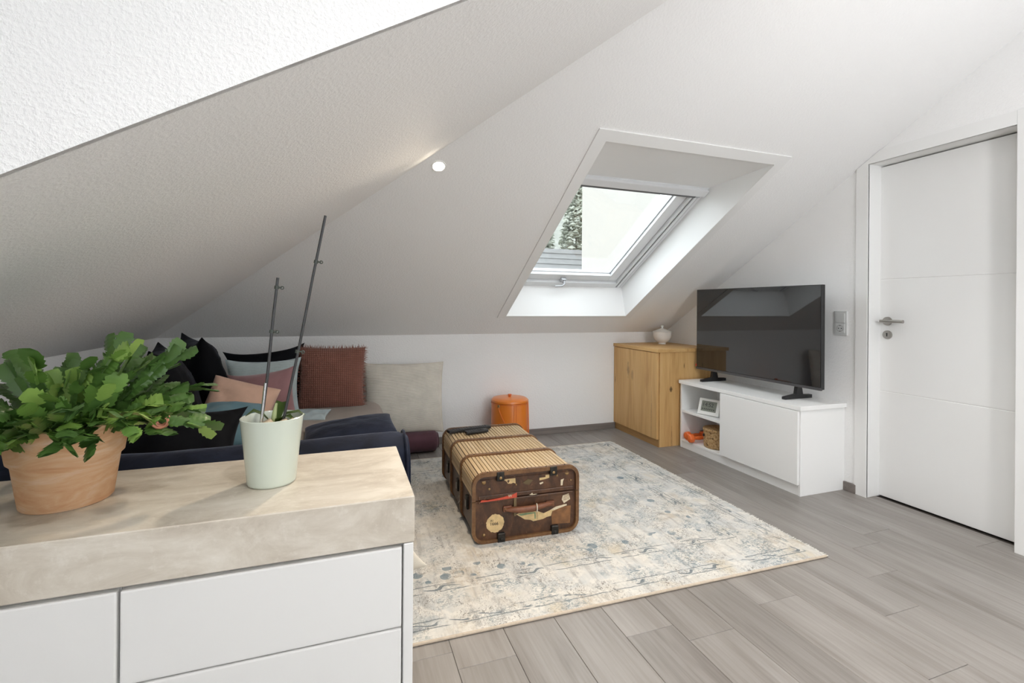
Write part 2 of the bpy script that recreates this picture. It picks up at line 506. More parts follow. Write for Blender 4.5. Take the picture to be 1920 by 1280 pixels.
# sash
SX0, SX1, SU0, SU1 = OX0 + FW + .003, OX1 - FW - .003, UF0 + .066, UF1 - .03
SW = .088
for x0, x1, u0, u1 in ((SX0, SX0 + SW, SU0, SU1), (SX1 - SW, SX1, SU0, SU1), (SX0 + SW, SX1 - SW, SU0, SU0 + SW - .01), (SX0 + SW, SX1 - SW, SU1 - .06, SU1)):
    b = BM(); skbox(b, x0, x1, u0, u1, NF + .02, NF + .08, .006); obj('sash_bar', b, M_PVC, win)
GX0, GX1, GU0, GU1 = SX0 + SW, SX1 - SW, SU0 + SW - .01, SU1 - .06
for x0, x1, u0, u1 in ((GX0 - .002, GX0 + .010, GU0, GU1), (GX1 - .010, GX1 + .002, GU0, GU1), (GX0, GX1, GU0 - .002, GU0 + .008)):
    b = BM(); skbox(b, x0, x1, u0, u1, NF + .047, NF + .056); obj('gasket', b, M_GREYM, win)
mg, nt, bs = new_mat('window_glass')
out = nt.nodes['Material Output']; nt.nodes.remove(bs)
tr = N(nt, 'ShaderNodeBsdfTransparent'); tr.inputs[0].default_value = (.95, .965, .96, 1)
gl = N(nt, 'ShaderNodeBsdfGlossy'); gl.inputs['Roughness'].default_value = .02
ms = N(nt, 'ShaderNodeMixShader'); ms.inputs[0].default_value = .07
nt.links.new(tr.outputs[0], ms.inputs[1]); nt.links.new(gl.outputs[0], ms.inputs[2]); nt.links.new(ms.outputs[0], out.inputs[0])
b = BM(); skbox(b, GX0 - .004, GX1 + .004, GU0 - .004, GU1 + .004, NF + .055, NF + .061); obj('pane', b, mg, win)
# blind cassette / ventilation flap along the top, with its grip
b = BM(); skbox(b, OX0 + .004, OX1 - .004, UF1 - .062, UF1 - .004, NF - .030, NF + .0, .008); cas = obj('blind_cassette', b, M_PVC, win)
b = BM(); skbox(b, OX0 + .03, OX1 - .075, UF1 - .076, UF1 - .0625, NF - .028, NF + .0); obj('pull_bar', b, M_RAIL, cas)
b = BM(); skbox(b, OX1 - .078, OX1 - .03, UF1 - .080, UF1 - .064, NF - .020, NF, .003); obj('end_clip', b, M_GREYM, cas)
# handle at the bottom of the sash
hx = 1.74
b = BM(); skbox(b, hx - .022, hx + .022, SU0 + .005, SU0 + .04, NF - .004, NF + .024, .006); hb = obj('handle_base', b, M_GREYM, win)
b = BM(); tube(b, [sk(hx + .008, SU0 + .02, NF - .004), sk(hx + .008, SU0 + .012, NF - .03), sk(hx - .01, SU0 - .002, NF - .04), sk(hx - .075, SU0 - .006, NF - .042)], [.010, .010, .009, .007], 10)
obj('handle_lever', b, M_GREYM, hb, 50)

# ------------------------------------------------------------------ world outside the roof window
M_FACADE = plain('white_render_facade', (.232, .221, .203), .9, var=.03, vscale=.7)
M_FROOF = plain('grey_tile_roof', (.14, .14, .138), .8, var=.15, vscale=3)
M_GROUND = plain('dull_green_ground', (.20, .22, .15), 1, var=.2, vscale=.3)
b = BM(); poly(b, [(-150, 6, -7), (200, 6, -7), (200, 200, -7), (-150, 200, -7)])
struct(obj('ground', b, M_GROUND), 'ground outside below the roof window')
b = BM(); g = {}
for i in range(41):
    for j in range(21):
        x = -60 + 180 * i / 40; y = 58 + 90 * j / 20
        g[i, j] = b.verts.new((x, y, -7 + 50 * (j / 20) ** .8 + 2.5 * noise.noise(Vector((x * .12, y * .12, 0))) + 1.2 * noise.noise(Vector((x * .5, y * .5, 3)))))
for i in range(40):
    for j in range(20): b.faces.new((g[i, j], g[i + 1, j], g[i + 1, j + 1], g[i, j + 1]))
struct(obj('hillside', b, plain('mist_tinted_hill', (.17, .175, .155), 1, var=.2, vscale=.25), None, 60), 'misty wooded hillside beyond the roof window')  # mist is painted in as a pale hill colour
t = thing('neighbour_house', (14, 17, -7), 'white rendered house wall close outside the roof window', 'building')
b = BM(); prism(b, [(6.33, 12, -7), (22, 12, -7), (28, 22, -7), (12.4, 22, -7)], (0, 0, 16)); obj('wall', b, M_FACADE, t)
b = BM(); prism(b, [(5.9, 11.5, 9.01), (12.5, 22.5, 9.01), (9.2, 17, 13.5)], (16.6, 0, 0)); obj('roof', b, M_FROOF, t)
t = thing('tiled_roof_house', (9, 25, -7), 'distant low house with a pale grey tiled roof', 'building')
b = BM(); bx(b, 2, 20, 21.5, 29, -7, 1.6); obj('wall', b, M_FACADE, t)
b = BM()
for i in range(9):          # courses of tiles on the slope facing the window
    f0, f1 = i / 9, (i + 1) / 9
    y0, y1 = 20.8 + 4.6 * f0, 20.8 + 4.6 * f1; z0, z1 = 1.3 + 3.2 * f0, 1.3 + 3.2 * f1
    prism(b, [(1.6, y0, z0 + .07), (1.6, y1, z1 + .02), (1.6, y1, z1 - .2), (1.6, y0, z0 - .2)], (19, 0, 0))
obj('roof', b, M_FROOF, t)
b = BM(); prism(b, [(1.6, 25.4, 4.5), (1.6, 30, 1.3), (1.6, 29.8, 1.1), (1.6, 25.4, 4.3)], (19, 0, 0)); obj('rear_roof', b, M_FROOF, t)
M_LEAFY = plain('haze_tinted_foliage', (.36, .375, .325), 1, var=.2, vscale=1.2)  # pale tone puts the haze into the leaf colour
M_TRUNKB = plain('grey_bark', (.16, .15, .13), 1)
def tree(x, y, z0, h, r, seed, label):
    rnd = random.Random(seed)
    t = thing('tree', (x, y, z0), label, 'tree', 'trees beyond the roof window')
    b = BM(); tube(b, [(x, y, z0), (x + .2, y, z0 + h * .5), (x, y, z0 + h * .9)], [.3, .2, .06], 8); obj('trunk', b, M_TRUNKB, t)
    b = BM()
    for i in range(3600):
        f = rnd.random() ** .8; a = rnd.random() * 6.28; rr = r * (1.08 - f) * (.45 + .55 * rnd.random())
        c = Vector((x + rr * cos(a), y + rr * sin(a), z0 + h * (.22 + .78 * f)))
        s = .16 + .34 * rnd.random() * (1.2 - f)
        q = Matrix.Rotation(rnd.random() * 6, 3, 'Z') @ Matrix.Rotation(rnd.random() * 2, 3, 'X')
        ps = [c + q @ Vector(p) for p in ((-s, 0, 0), (0, -s * .6, .1), (s, 0, -.1), (0, s * .6, 0))]
        b.faces.new([b.verts.new(p) for p in ps])
    obj('crown', b, M_LEAFY, t)
for i, (x, y, h, r, lb) in enumerate(((16.0, 38, 18, 2.2, 'hazy pointed tree at the left edge of the glass'), (20.7, 40.5, 21, 2.4, 'tall hazy tree beside the white house wall'),
                                      (18.2, 47, 23, 2.8, 'pale tree standing furthest back between the other two'))):
    tree(x, y, -5, h, r, 11 + i, lb)

# ------------------------------------------------------------------ recessed spotlights
M_GLOW, nt, bs = new_mat('lamp_glow')
bs.inputs['Emission Color'].default_value = (1, .86, .66, 1); bs.inputs['Emission Strength'].default_value = 60
def downlight(name, c, n, label, on=True, power=9.0, lcol=(1, .80, .58), cone=110):
    n = Vector(n).normalized(); q = Vector((0, 0, 1)).rotation_difference(n).to_matrix().to_4x4()
    t = thing(name, c, label, 'spotlight'); M4 = Matrix.Translation(Vector(c)) @ q
    b = BM(); lathe(b, [(.026, .0005), (.030, .004), (.037, .003), (.038, 0), (.026, -.006)], 28)
    for v in b.verts: v.co = M4 @ v.co
    obj('trim_ring', b, M_WHITE, t, 40)
    b = BM(); lathe(b, [(0, .0022), (.027, .0018)], 24)
    for v in b.verts: v.co = M4 @ v.co
    obj('lamp', b, M_GLOW if on else M_PVC, t)
    if on:
        l = bpy.data.lights.new('spot', 'SPOT'); l.energy = power; l.color = lcol; l.spot_size = radians(cone); l.spot_blend = .9; l.shadow_soft_size = .05
        o = bpy.data.objects.new('spot', l); COL.objects.link(o); o.parent = t
        o.location = n * .01
        o.rotation_euler = Vector((0, 0, -1)).rotation_difference(n).to_euler()
    return t
nb = (0, -US, -UC)
downlight('recessed_spotlight', (.44, 2.345, zb(2.345)), nb, 'small glowing recessed spotlight in the sloping ceiling', True, 46, (1, .84, .64), 132)
downlight('recessed_spotlight', (.992, 1.585, zb(1.585)), nb, 'unlit recessed spotlight faint near the top edge of the picture', False)
for (x, y), wh in (((.35, .2), 'just left of the camera'), ((2.0, -.9), 'right of the camera'), ((.4, -2.4), 'far behind on the window side'), ((2.0, -2.4), 'far behind on the door side'), ((1.7, 1.05), 'just above the picture')):
    downlight('fill_downlight', (x, y, ZC), (0, 0, -1), 'added fill light set in the flat ceiling ' + wh, True, 62, (1, .96, .92))['group'] = 'added fill lights in the flat ceiling'  # unseen fill lights, added to brighten floor, rug and worktop
# added fill light: a glowing globe on a cord, out of view behind the camera
M_FILLGLOBE, nt, bs = new_mat('fill_globe_glow'); bs.inputs['Emission Color'].default_value = (.98, .98, 1, 1); bs.inputs['Emission Strength'].default_value = 44
t = thing('fill_globe', (1.9, -.1, 2.5), 'added glowing globe for fill light, out of view behind the camera', 'lamp')
b = BM(); ball(b, (1.9, -.1, 1.60), .13, seg=24, rings=16); obj('globe', b, M_FILLGLOBE, t, 60)
b = BM(); tube(b, [(1.9, -.1, 1.72), (1.9, -.1, 2.498)], .004, 8); obj('cord', b, M_BLACK, t)
b = BM(); lathe(b, [(0, 2.47), (.05, 2.475), (.055, 2.499)], 24, (1.9, -.1, 0)); obj('canopy', b, M_WHITE, t, 40)

# ------------------------------------------------------------------ rug
mr, nt, bs = new_mat('distressed_rug')
RX0, RX1, RY0, RY1 = -.78, 2.112, 1.598, 3.525
tc = N(nt, 'ShaderNodeTexCoord'); sep = N(nt, 'ShaderNodeSeparateXYZ'); nt.links.new(tc.outputs['Object'], sep.inputs[0])
v = coords(nt)
big = noise_tex(nt, v, 3.2, 3, .6, .4)
base = ramp(nt, big, [(.34, (.50, .44, .355)), (.46, (.57, .55, .505)), (.56, (.54, .545, .53)), (.68, (.40, .42, .425))])
# woven streaks along the length of the pile
vx = coords(nt, (30, 3.2, 1)); st = noise_tex(nt, vx, 2.0, 4, .7)
base = mix(nt, math_(nt, 'MULTIPLY', ramp(nt, st, [(.42, (0, 0, 0)), (.60, (1, 1, 1))]), .55), base, (.63, .61, .57))
st2 = noise_tex(nt, coords(nt, (16, 2.2, 1)), 1.7, 3, .6)
base = mix(nt, math_(nt, 'MULTIPLY', ramp(nt, st2, [(.54, (0, 0, 0)), (.62, (1, 1, 1))]), .55), base, (.37, .355, .335))
# worn patches: cream where the pile is bare
w1 = noise_tex(nt, v, 15, 6, .72, .3)
base = mix(nt, math_(nt, 'MULTIPLY', ramp(nt, w1, [(.50, (0, 0, 0)), (.56, (1, 1, 1))]), .65), base, (.69, .66, .60))
# speckle of charcoal, brown and blue yarn, stronger inside blotches
sp = noise_tex(nt, coords(nt, (1.6, 1, 1)), 75, 5, .78, 1.2)
bl = noise_tex(nt, v, 6.0, 4, .65)
m1 = math_(nt, 'MULTIPLY', ramp(nt, sp, [(.52, (0, 0, 0)), (.57, (1, 1, 1))]), ramp(nt, bl, [(.44, (0, 0, 0)), (.58, (1, 1, 1))]))
base = mix(nt, math_(nt, 'MULTIPLY', m1, .8), base, (.14, .125, .11))
sp2 = noise_tex(nt, coords(nt, (1, 1.5, 1)), 48, 5, .75, 1.5)
bl2 = noise_tex(nt, coords(nt, (1, 1, 1)), 4.6, 3, .55)
m2 = math_(nt, 'MULTIPLY', ramp(nt, sp2, [(.50, (0, 0, 0)), (.56, (1, 1, 1))]), ramp(nt, bl2, [(.50, (0, 0, 0)), (.60, (1, 1, 1))]))
base = mix(nt, math_(nt, 'MULTIPLY', m2, .75), base, (.15, .20, .225))
bl3 = noise_tex(nt, v, 4.1, 2, .5)
m3 = math_(nt, 'MULTIPLY', ramp(nt, bl3, [(.60, (0, 0, 0)), (.70, (1, 1, 1))]), ramp(nt, w1, [(.40, (0, 0, 0)), (.55, (1, 1, 1))]))
base = mix(nt, math_(nt, 'MULTIPLY', m3, .4), base, (.46, .37, .22))
# border: distance to the nearest edge, with drawn lines, scrolls and rosettes
hx_, hy_ = (RX1 - RX0) / 2, (RY1 - RY0) / 2
dx = math_(nt, 'SUBTRACT', hx_, math_(nt, 'ABSOLUTE', sep.outputs[0])); dy = math_(nt, 'SUBTRACT', hy_, math_(nt, 'ABSOLUTE', sep.outputs[1]))
dd = math_(nt, 'MINIMUM', dx, dy)
wob = math_(nt, 'ADD', dd, math_(nt, 'MULTIPLY', math_(nt, 'SUBTRACT', noise_tex(nt, v, 25, 2), .5), .012))
gap = ramp(nt, noise_tex(nt, v, 9, 3), [(.40, (0, 0, 0)), (.50, (1, 1, 1))])
def line_at(d0, w, amt, col, base):
    f = math_(nt, 'LESS_THAN', math_(nt, 'ABSOLUTE', math_(nt, 'SUBTRACT', wob, d0)), w)
    return mix(nt, math_(nt, 'MULTIPLY', math_(nt, 'MULTIPLY', f, gap), amt), base, col)
DK = (.13, .155, .165)
for d0 in (.058, .10, .265, .31): base = line_at(d0, .0028, .75, DK, base)
# scroll chains inside the two narrow bands, rosettes in a row further in
along = math_(nt, 'ADD', sep.outputs[0], math_(nt, 'MULTIPLY', sep.outputs[1], 1.0))
for d0, per, amp in ((.079, 52.0, .010), (.288, 46.0, .011)):
    sw = math_(nt, 'MULTIPLY', math_(nt, 'SINE', math_(nt, 'MULTIPLY', along, per)), amp)
    f = math_(nt, 'LESS_THAN', math_(nt, 'ABSOLUTE', math_(nt, 'SUBTRACT', math_(nt, 'SUBTRACT', wob, d0), sw)), .0048)
    base = mix(nt, math_(nt, 'MULTIPLY', math_(nt, 'MULTIPLY', f, ramp(nt, noise_tex(nt, v, 11, 2), [(.46, (0, 0, 0)), (.54, (1, 1, 1))])), .8), base, (.11, .14, .16))
vor = N(nt, 'ShaderNodeTexVoronoi'); nt.links.new(coords(nt, (1, 1, 1)), vor.inputs['Vector']); vor.inputs['Scale'].default_value = 11
ring = math_(nt, 'LESS_THAN', vor.outputs['Distance'], .26)
inb = math_(nt, 'MULTIPLY', math_(nt, 'GREATER_THAN', dd, .33), math_(nt, 'LESS_THAN', dd, .43))
base = mix(nt, math_(nt, 'MULTIPLY', math_(nt, 'MULTIPLY', ring, inb), math_(nt, 'MULTIPLY', gap, .7)), base, (.10, .16, .20))
nt.links.new(base, bs.inputs['Base Color'])
bs.inputs['Roughness'].default_value = .95; bs.inputs['Specular IOR Level'].default_value = .1
bump(nt, bs, math_(nt, 'ADD', sp, math_(nt, 'MULTIPLY', w1, .7)), .35, .004)
M_BIND = plain('beige_rug_binding', (.50, .42, .33), .9, var=.1, vscale=60)
M_FRINGE = plain('cream_fringe', (.70, .68, .63), .95)
rug = thing('rug', ((RX0 + RX1) / 2, (RY0 + RY1) / 2, .001), 'distressed cream and grey-blue oriental rug under the old trunk', 'rug', rz=radians(-1.0), local=True)
b = BM(); bx(b, -hx_, hx_, -hy_, hy_, 0, .009, .003, 2); obj('pile', b, mr, rug)
b = BM(); tube(b, [(-hx_, -hy_, .005), (hx_, -hy_, .005)], .0055, 8); obj('binding', b, M_BIND, rug)
b = BM(); tube(b, [(-hx_, hy_, .005), (hx_, hy_, .005)], .0055, 8); obj('binding', b, M_BIND, rug)
b = BM()
for i in range(420):
    y = -hy_ + (2 * hy_) * (i + random.random()) / 420; l = .010 + .014 * random.random()
    a = (random.random() - .5) * .010
    p = [(hx_ - .003, y - .0022, .004), (hx_ - .003, y + .0022, .004), (hx_ + l, y + a + .001, .0015), (hx_ + l, y + a - .001, .0015)]
    prism(b, p, (0, 0, .002))
fr = obj('fringe', b, M_FRINGE, rug); fr['kind'] = 'stuff'

# ------------------------------------------------------------------ oak cabinet
OAK = dict(dark=(.45, .245, .08), mid=(.61, .37, .145), light=(.69, .455, .205))
CX0, CY0 = 2.42, 3.243
M_OAKD = wood('knotty_oak_door', axis=2, stretch=9, knots=((1, .10, .026, .075, .575, .5), (1, .035, .022, .05, .54, .35), (1, .31, .010, .055, .47, .6), (1, -.245, .0022, .28, .22, .9)), rough=.5, **OAK)
M_OAKS = wood('knotty_oak_side', axis=2, stretch=9, knots=((0, -.16, .016, .035, .47, .9), (0, -.15, .0025, .16, .07, .9), (0, -.03, .006, .03, .66, .7)), rough=.5, **OAK)
M_OAKT = wood('oak_top', axis=1, stretch=9, rough=.5, **OAK)
cab = thing('oak_cabinet', (2.70, 3.57, 0), 'knotty oak cupboard standing in the corner beside the television bench', 'cabinet')
b = BM(); bx(b, CX0 + .012, XR - .001, CY0 + .002, YB - .001, .0, .772, .001, 1); obj('body', b, M_OAKS, cab)
b = BM(); bx(b, CX0 - .012, CX0 + .009, CY0 + .012, YB - .004, .062, .768, .0015, 1); obj('door', b, M_OAKD, cab)
b = BM(); bx(b, CX0 + .004, CX0 + .0115, CY0 + .004, YB - .002, 0, .058); obj('plinth', b, wood('oak_plinth', axis=1, stretch=9, rough=.5, dark=(.30, .16, .05), mid=(.40, .22, .08), light=(.46, .28, .11)), cab)
b = BM(); bx(b, CX0 - .018, XR - .001, CY0 - .012, YB - .001, .7725, .800, .001, 1); obj('top', b, M_OAKT, cab)

# porcelain jar with a fluted bowl and a lid
M_PORC = plain('white_porcelain', (.80, .79, .76), .18, coat=.3)
jx, jy = 2.785, 3.69
jar = thing('porcelain_jar', (jx, jy, .80), 'small white fluted porcelain bowl with a knobbed lid on the oak cupboard', 'bowl')
b = BM()
prof = [(0, .0), (.032, 0), (.036, .003), (.031, .010), (.033, .014), (.050, .022), (.066, .038), (.077, .060), (.082, .085), (.083, .110), (.084, .114), (.080, .114), (.070, .06), (0, .03)]
lathe(b, [(r, .80 + z) for r, z in prof], 96, (jx, jy, 0), rfun=lambda a, z: 1 + (.012 * cos(32 * a) if .812 < z < .905 else 0))
obj('bowl', b, M_PORC, jar, 60)
b = BM()
lathe(b, [(0, .916), (.080, .9148), (.085, .916), (.084, .919), (.066, .926), (.044, .935), (.022, .943), (.010, .947), (.009, .953), (.013, .958), (.013, .966), (.008, .972), (0, .973)], 48, (jx, jy, 0))
obj('lid', b, M_PORC, jar, 50)

# ------------------------------------------------------------------ television bench
BX0, BY0, BY1 = 2.612, 2.128, 3.219
bench = thing('tv_bench', (2.8, 2.67, 0), 'low white lacquered television bench with an open shelf at one end', 'bench')
T = .018
b = BM(); bx(b, BX0 + .001, XR - .001, BY0, BY0 + T, .0, .519, .001, 1); obj('side_panel', b, M_WHITE, bench)
b = BM(); bx(b, BX0 + .001, XR - .001, BY1 - T, BY1, .0, .519, .001, 1); obj('side_panel', b, M_WHITE, bench)
b = BM(); bx(b, BX0 + .001, XR - .03, 2.748, 2.766, .065, .519, .001, 1); obj('partition', b, M_WHITE, bench)
b = BM(); bx(b, XR - .02, XR - .002, BY0 + T, BY1 - T, .0, .519); obj('back_panel', b, M_WHITE, bench)
b = BM(); bx(b, BX0 + .001, XR - .021, BY0 + T, BY1 - T, .048, .066, .001, 1); obj('bottom_board', b, M_WHITE, bench)
b = BM(); bx(b, BX0 + .004, XR - .021, 2.766, BY1 - T, .287, .305, .001, 1); obj('shelf', b, M_WHITE, bench)
b = BM(); bx(b, BX0 + .004, BX0 + .02, BY0 + T, BY1 - T, 0, .047, .001, 1); obj('plinth', b, M_WHITE, bench)
b = BM(); bx(b, BX0 - .018, BX0 - .001, BY0 + .006, 2.766, .068, .517, .0015, 1); obj('door', b, M_WHITE, bench)
b = BM(); bx(b, BX0 - .014, XR - .001, BY0 - .012, BY1 + .004, .520, .547, .0015, 1); obj('top', b, M_WHITE, bench)

# weather clock on the shelf
M_LCD = plain('grey_lcd', (.21, .225, .19), .35)
M_LCDK = plain('dark_lcd_digits', (.035, .04, .035), .4)
clk = thing('digital_clock', (2.68, 2.965, .3055), 'white digital clock with a grey display on the bench shelf', 'clock', rz=0, local=True)
# local frame: clock faces -X, leaning back
tilt = Matrix.Rotation(radians(20), 4, 'Y')
face = Matrix.Translation((-.02, 0, .002)) @ tilt
b = BM(); vs = bx(b, -.011, .011, -.088, .088, 0, .128, .009, 3)
for v_ in b.verts: v_.co = face @ v_.co
obj('case', b, plain('white_clock_case', (.80, .80, .78), .35), clk, 40)
b = BM(); bx(b, -.0122, -.010, -.062, .062, .028, .108, .0008, 1)
for v_ in b.verts: v_.co = face @ v_.co
scr = obj('display', b, M_LCD, clk)
Mt = face @ Matrix.Translation((-.0126, .008, .078)) @ Matrix(((0, 0, -1, 0), (-1, 0, 0, 0), (0, 1, 0, 0), (0, 0, 0, 1)))
text_part('digits', '14:52', .042, Mt, M_LCDK, scr)
b = BM()
for i in range(7): bx(b, -.0128, -.0121, .044 - i * .0155, .052 - i * .0155, .040, .050)
for v_ in b.verts: v_.co = face @ v_.co
obj('small_segments', b, M_LCDK, scr)
b = BM(); prism(b, [(.010, -.03, .06), (.052, -.03, 0), (.046, -.03, 0), (.008, -.03, .05)], (0, .06, 0)); obj('stand', b, M_SOCKET, clk)
clk.rotation_euler = (0, 0, radians(18))

# two orange dumb-bells and a cork box on the lower board
M_DUMB = plain('orange_vinyl', (.78, .16, .035), .42)
def dumbbell(x, y, z, ang, label):
    t = thing('dumbbell', (x, y, z), label, 'dumbbell', 'orange dumb-bells in the bench', rz=ang, local=True)
    b = BM(); tube(b, [(0, -.055, .034), (0, -.025, .034), (0, 0, .034), (0, .025, .034), (0, .055, .034)], [.0145, .0135, .016, .0135, .0145], 14); obj('grip', b, M_DUMB, t, 50)
    for s in (-1, 1):
        b = BM(); tube(b, [(0, s * .050, .034), (0, s * .054, .034), (0, s * .062, .034), (0, s * .086, .034), (0, s * .094, .034), (0, s * .098, .034)], [.022, .028, .034, .034, .028, .018], 8); obj('head', b, M_DUMB, t, 30)
dumbbell(2.685, 3.080, .0665, radians(84), 'front orange dumb-bell nearest the shelf edge, left of the cork box')
dumbbell(2.715, 3.155, .0665, radians(87), 'rear orange dumb-bell lying behind the front one')
mc, nt, bs = new_mat('pressed_cork')
v = coords(nt); vo = N(nt, 'ShaderNodeTexVoronoi'); nt.links.new(v, vo.inputs['Vector']); vo.inputs['Scale'].default_value = 110
c = ramp(nt, vo.outputs['Color'], [(.15, (.30, .17, .07)), (.4, (.46, .29, .13)), (.9, (.56, .38, .19))])
c = mix(nt, ramp(nt, noise_tex(nt, v, 55, 3), [(.60, (0, 0, 0)), (.66, (1, 1, 1))]), c, (.14, .07, .03))
nt.links.new(c, bs.inputs['Base Color']); bs.inputs['Roughness'].default_value = .8
bump(nt, bs, vo.outputs['Distance'], .3, .003)
cx, cy = 2.73, 2.93
cork = thing('cork_box', (cx, cy, .0665), 'round cork box with a lid on the lower shelf of the bench', 'box')
b = BM(); lathe(b, [(0, .0665), (.092, .0665), (.099, .072), (.102, .10), (.102, .192), (.098, .192), (.096, .08), (0, .075)], 48, (cx, cy, 0)); obj('body', b, mc, cork, 40)
b = BM(); lathe(b, [(0, .1935), (.104, .1935), (.106, .197), (.106, .207), (.103, .211), (0, .213)], 48, (cx, cy, 0)); obj('lid', b, mc, cork, 40)
b = BM(); bx(b, cx - .125, cx - .100, cy + .04, cy + .052, .186, .189); bx(b, cx - .106, cx - .098, cy + .03, cy + .042, .150, .168); obj('clasp', b, M_BLACK, cork)

# ------------------------------------------------------------------ television
tvx = 2.765
tv = thing('television', (2.83, 2.69, .5475), 'large flat black television standing on the white bench', 'television')
m_scr, nt, bs = new_mat('black_screen')
bs.inputs['Base Color'].default_value = (.008, .008, .009, 1); bs.inputs['Roughness'].default_value = .03; bs.inputs['IOR'].default_value = 1.85
b = BM(); bx(b, tvx + .001, tvx + .030, 2.116, 3.212, .640, 1.288, .002, 1); obj('case', b, M_BLACK, tv)
b = BM(); bx(b, tvx + .029, tvx + .062, 2.31, 3.03, .66, 1.02, .01, 2); obj('rear_housing', b, M_BLACK, tv)
b = BM(); bx(b, tvx - .001, tvx + .002, 2.121, 3.207, .655, 1.284); obj('screen', b, m_scr, tv)
b = BM(); bx(b, tvx - .003, tvx + .012, 2.116, 3.212, .634, .650, .0015, 1); obj('bottom_bezel', b, plain('grey_tv_bezel', (.10, .10, .105), .3, .4), tv)
b = BM(); bx(b, tvx - .004, tvx + .004, 3.207, 3.218, .655, .675, .002, 1); obj('red_tab', b, plain('red_plastic', (.6, .06, .03), .4), tv, label='small red tab on the screen edge')
for y in (2.325, 3.08):
    b = BM()
    prism(b, [(2.70, y - .012, .548), (2.94, y - .012, .548), (2.94, y - .012, .570), (2.86, y - .012, .574), (2.845, y - .012, .640), (2.812, y - .012, .640), (2.800, y - .012, .578), (2.70, y - .012, .564)], (0, .024, 0))
    obj('foot', b, M_BLACK, tv)

# ------------------------------------------------------------------ old travelling trunk
TWD, TLN, THT, TRD, ZSEAM = .548, .885, .333, .058, .204
mL, nt, bs = new_mat('worn_brown_leatherboard')
v = coords(nt); f = noise_tex(nt, coords(nt, (2, 2, 1)), 9, 5, .7, .5); f2 = noise_tex(nt, v, 60, 3, .7)
c = ramp(nt, f, [(.30, (.022, .010, .005)), (.50, (.065, .026, .011)), (.66, (.115, .048, .019)), (.78, (.17, .08, .035))])
c = mix(nt, ramp(nt, f2, [(.66, (0, 0, 0)), (.72, (1, 1, 1))]), c, (.22, .12, .06))
nt.links.new(c, bs.inputs['Base Color']); bs.inputs['Roughness'].default_value = .42; bump(nt, bs, f2, .25, .003)
M_BENT = wood('bent_wood_rib', (.075, .032, .012), (.15, .070, .026), (.22, .115, .045), 1, 8, rough=.4)
M_SLAT = wood('pale_wood_slat', (.46, .31, .155), (.62, .45, .26), (.70, .55, .37), 1, 22, rough=.45, rnd=True)
M_IRON = plain('dark_iron', (.035, .032, .028), .45, .7, var=.4, vscale=60)
M_BRASS = plain('old_brass', (.34, .22, .10), .4, .8, var=.3, vscale=90)
M_PAPER = plain('yellowed_paper', (.58, .42, .21), .85, var=.18, vscale=40)
M_PALEP = plain('pale_torn_paper', (.62, .53, .38), .85, var=.15, vscale=50)
M_REDP = plain('red_sticker', (.50, .07, .035), .7, var=.15, vscale=60)
M_GREENP = plain('green_print', (.20, .27, .15), .8, var=.2, vscale=60)
M_BROWNP = plain('brown_worn_patch', (.19, .085, .030), .7, var=.3, vscale=30)
M_INK = plain('black_ink', (.02, .02, .02), .8)
M_LHAND = plain('reddish_leather', (.17, .062, .028), .45, var=.2, vscale=50, bmp=.2, bscale=120)
M_STRING = plain('pale_string', (.66, .60, .50), .9)
trunk = thing('travel_trunk', (.868, 2.602, .0105), 'old brown travelling trunk with slatted lid, stickers and leather handle on the rug', 'trunk', rz=radians(-2.0), local=True)
hw, hl = TWD / 2, TLN / 2
def loft(bm, outline, y0, y1, cap=True):
    prism(bm, [(x, y0, z) for x, z in outline], (0, y1 - y0, 0))
IN = .010
full = rrect(TWD - 2 * IN, THT - 2 * IN, TRD - IN, 8, -hw + IN, IN)
lower = [p for p in full if p[1] < ZSEAM - .003] 
low_outline = [(x, z) for x, z in full if z <= .15]
# counter-clockwise from bottom right corner: close at the seam
def cut(outl, zlo, zhi):
    out = []
    n = len(outl)
    for i in range(n):
        (x0, z0), (x1, z1) = outl[i], outl[(i + 1) % n]
        if zlo <= z0 <= zhi: out.append((x0, z0))
        for zc in ((zlo, zhi) if z1 < z0 else (zhi, zlo)) if False else sorted((zlo, zhi), reverse=(z1 < z0)):
            if (z0 - zc) * (z1 - zc) < 0:
                f_ = (zc - z0) / (z1 - z0); out.append((x0 + f_ * (x1 - x0), zc))
    return out
b = BM(); loft(b, cut(full, 0, ZSEAM - .002), -hl + .012, hl - .012); base_o = obj('base', b, mL, trunk, 30)
b = BM(); loft(b, cut(full, ZSEAM + .002, 1), -hl + .012, hl - .012); lid_o = obj('lid', b, mL, trunk, 30)
# slats wrapped over the lid, one by one
path = [(-hw + IN, ZSEAM + .006)]
outl = cut(full, ZSEAM + .004, 1)
left_first = sorted([p for p in outl], key=lambda p: 0)
arc = []
n_arc = 10; r = TRD - IN
arc.append((-hw + IN, ZSEAM + .006))
for k in range(n_arc + 1):
    a = pi - pi / 2 * k / n_arc; arc.append((-hw + IN + r + r * cos(a), THT - IN - r + r * sin(a)))
for k in range(n_arc + 1):
    a = pi / 2 - pi / 2 * k / n_arc; arc.append((hw - IN - r + r * cos(a), THT - IN - r + r * sin(a)))
arc.append((hw - IN, ZSEAM + .006))
cum = [0]
for p, q in zip(arc, arc[1:]): cum.append(cum[-1] + math.hypot(q[0] - p[0], q[1] - p[1]))
def along_arc(s):
    for i in range(len(arc) - 1):
        if s <= cum[i + 1]:
            f_ = (s - cum[i]) / (cum[i + 1] - cum[i]); p, q = arc[i], arc[i + 1]
            return p[0] + f_ * (q[0] - p[0]), p[1] + f_ * (q[1] - p[1]), q[0] - p[0], q[1] - p[1]
    p, q = arc[-2], arc[-1]; return q[0], q[1], q[0] - p[0], q[1] - p[1]
NS = 36; sw_ = cum[-1] / NS
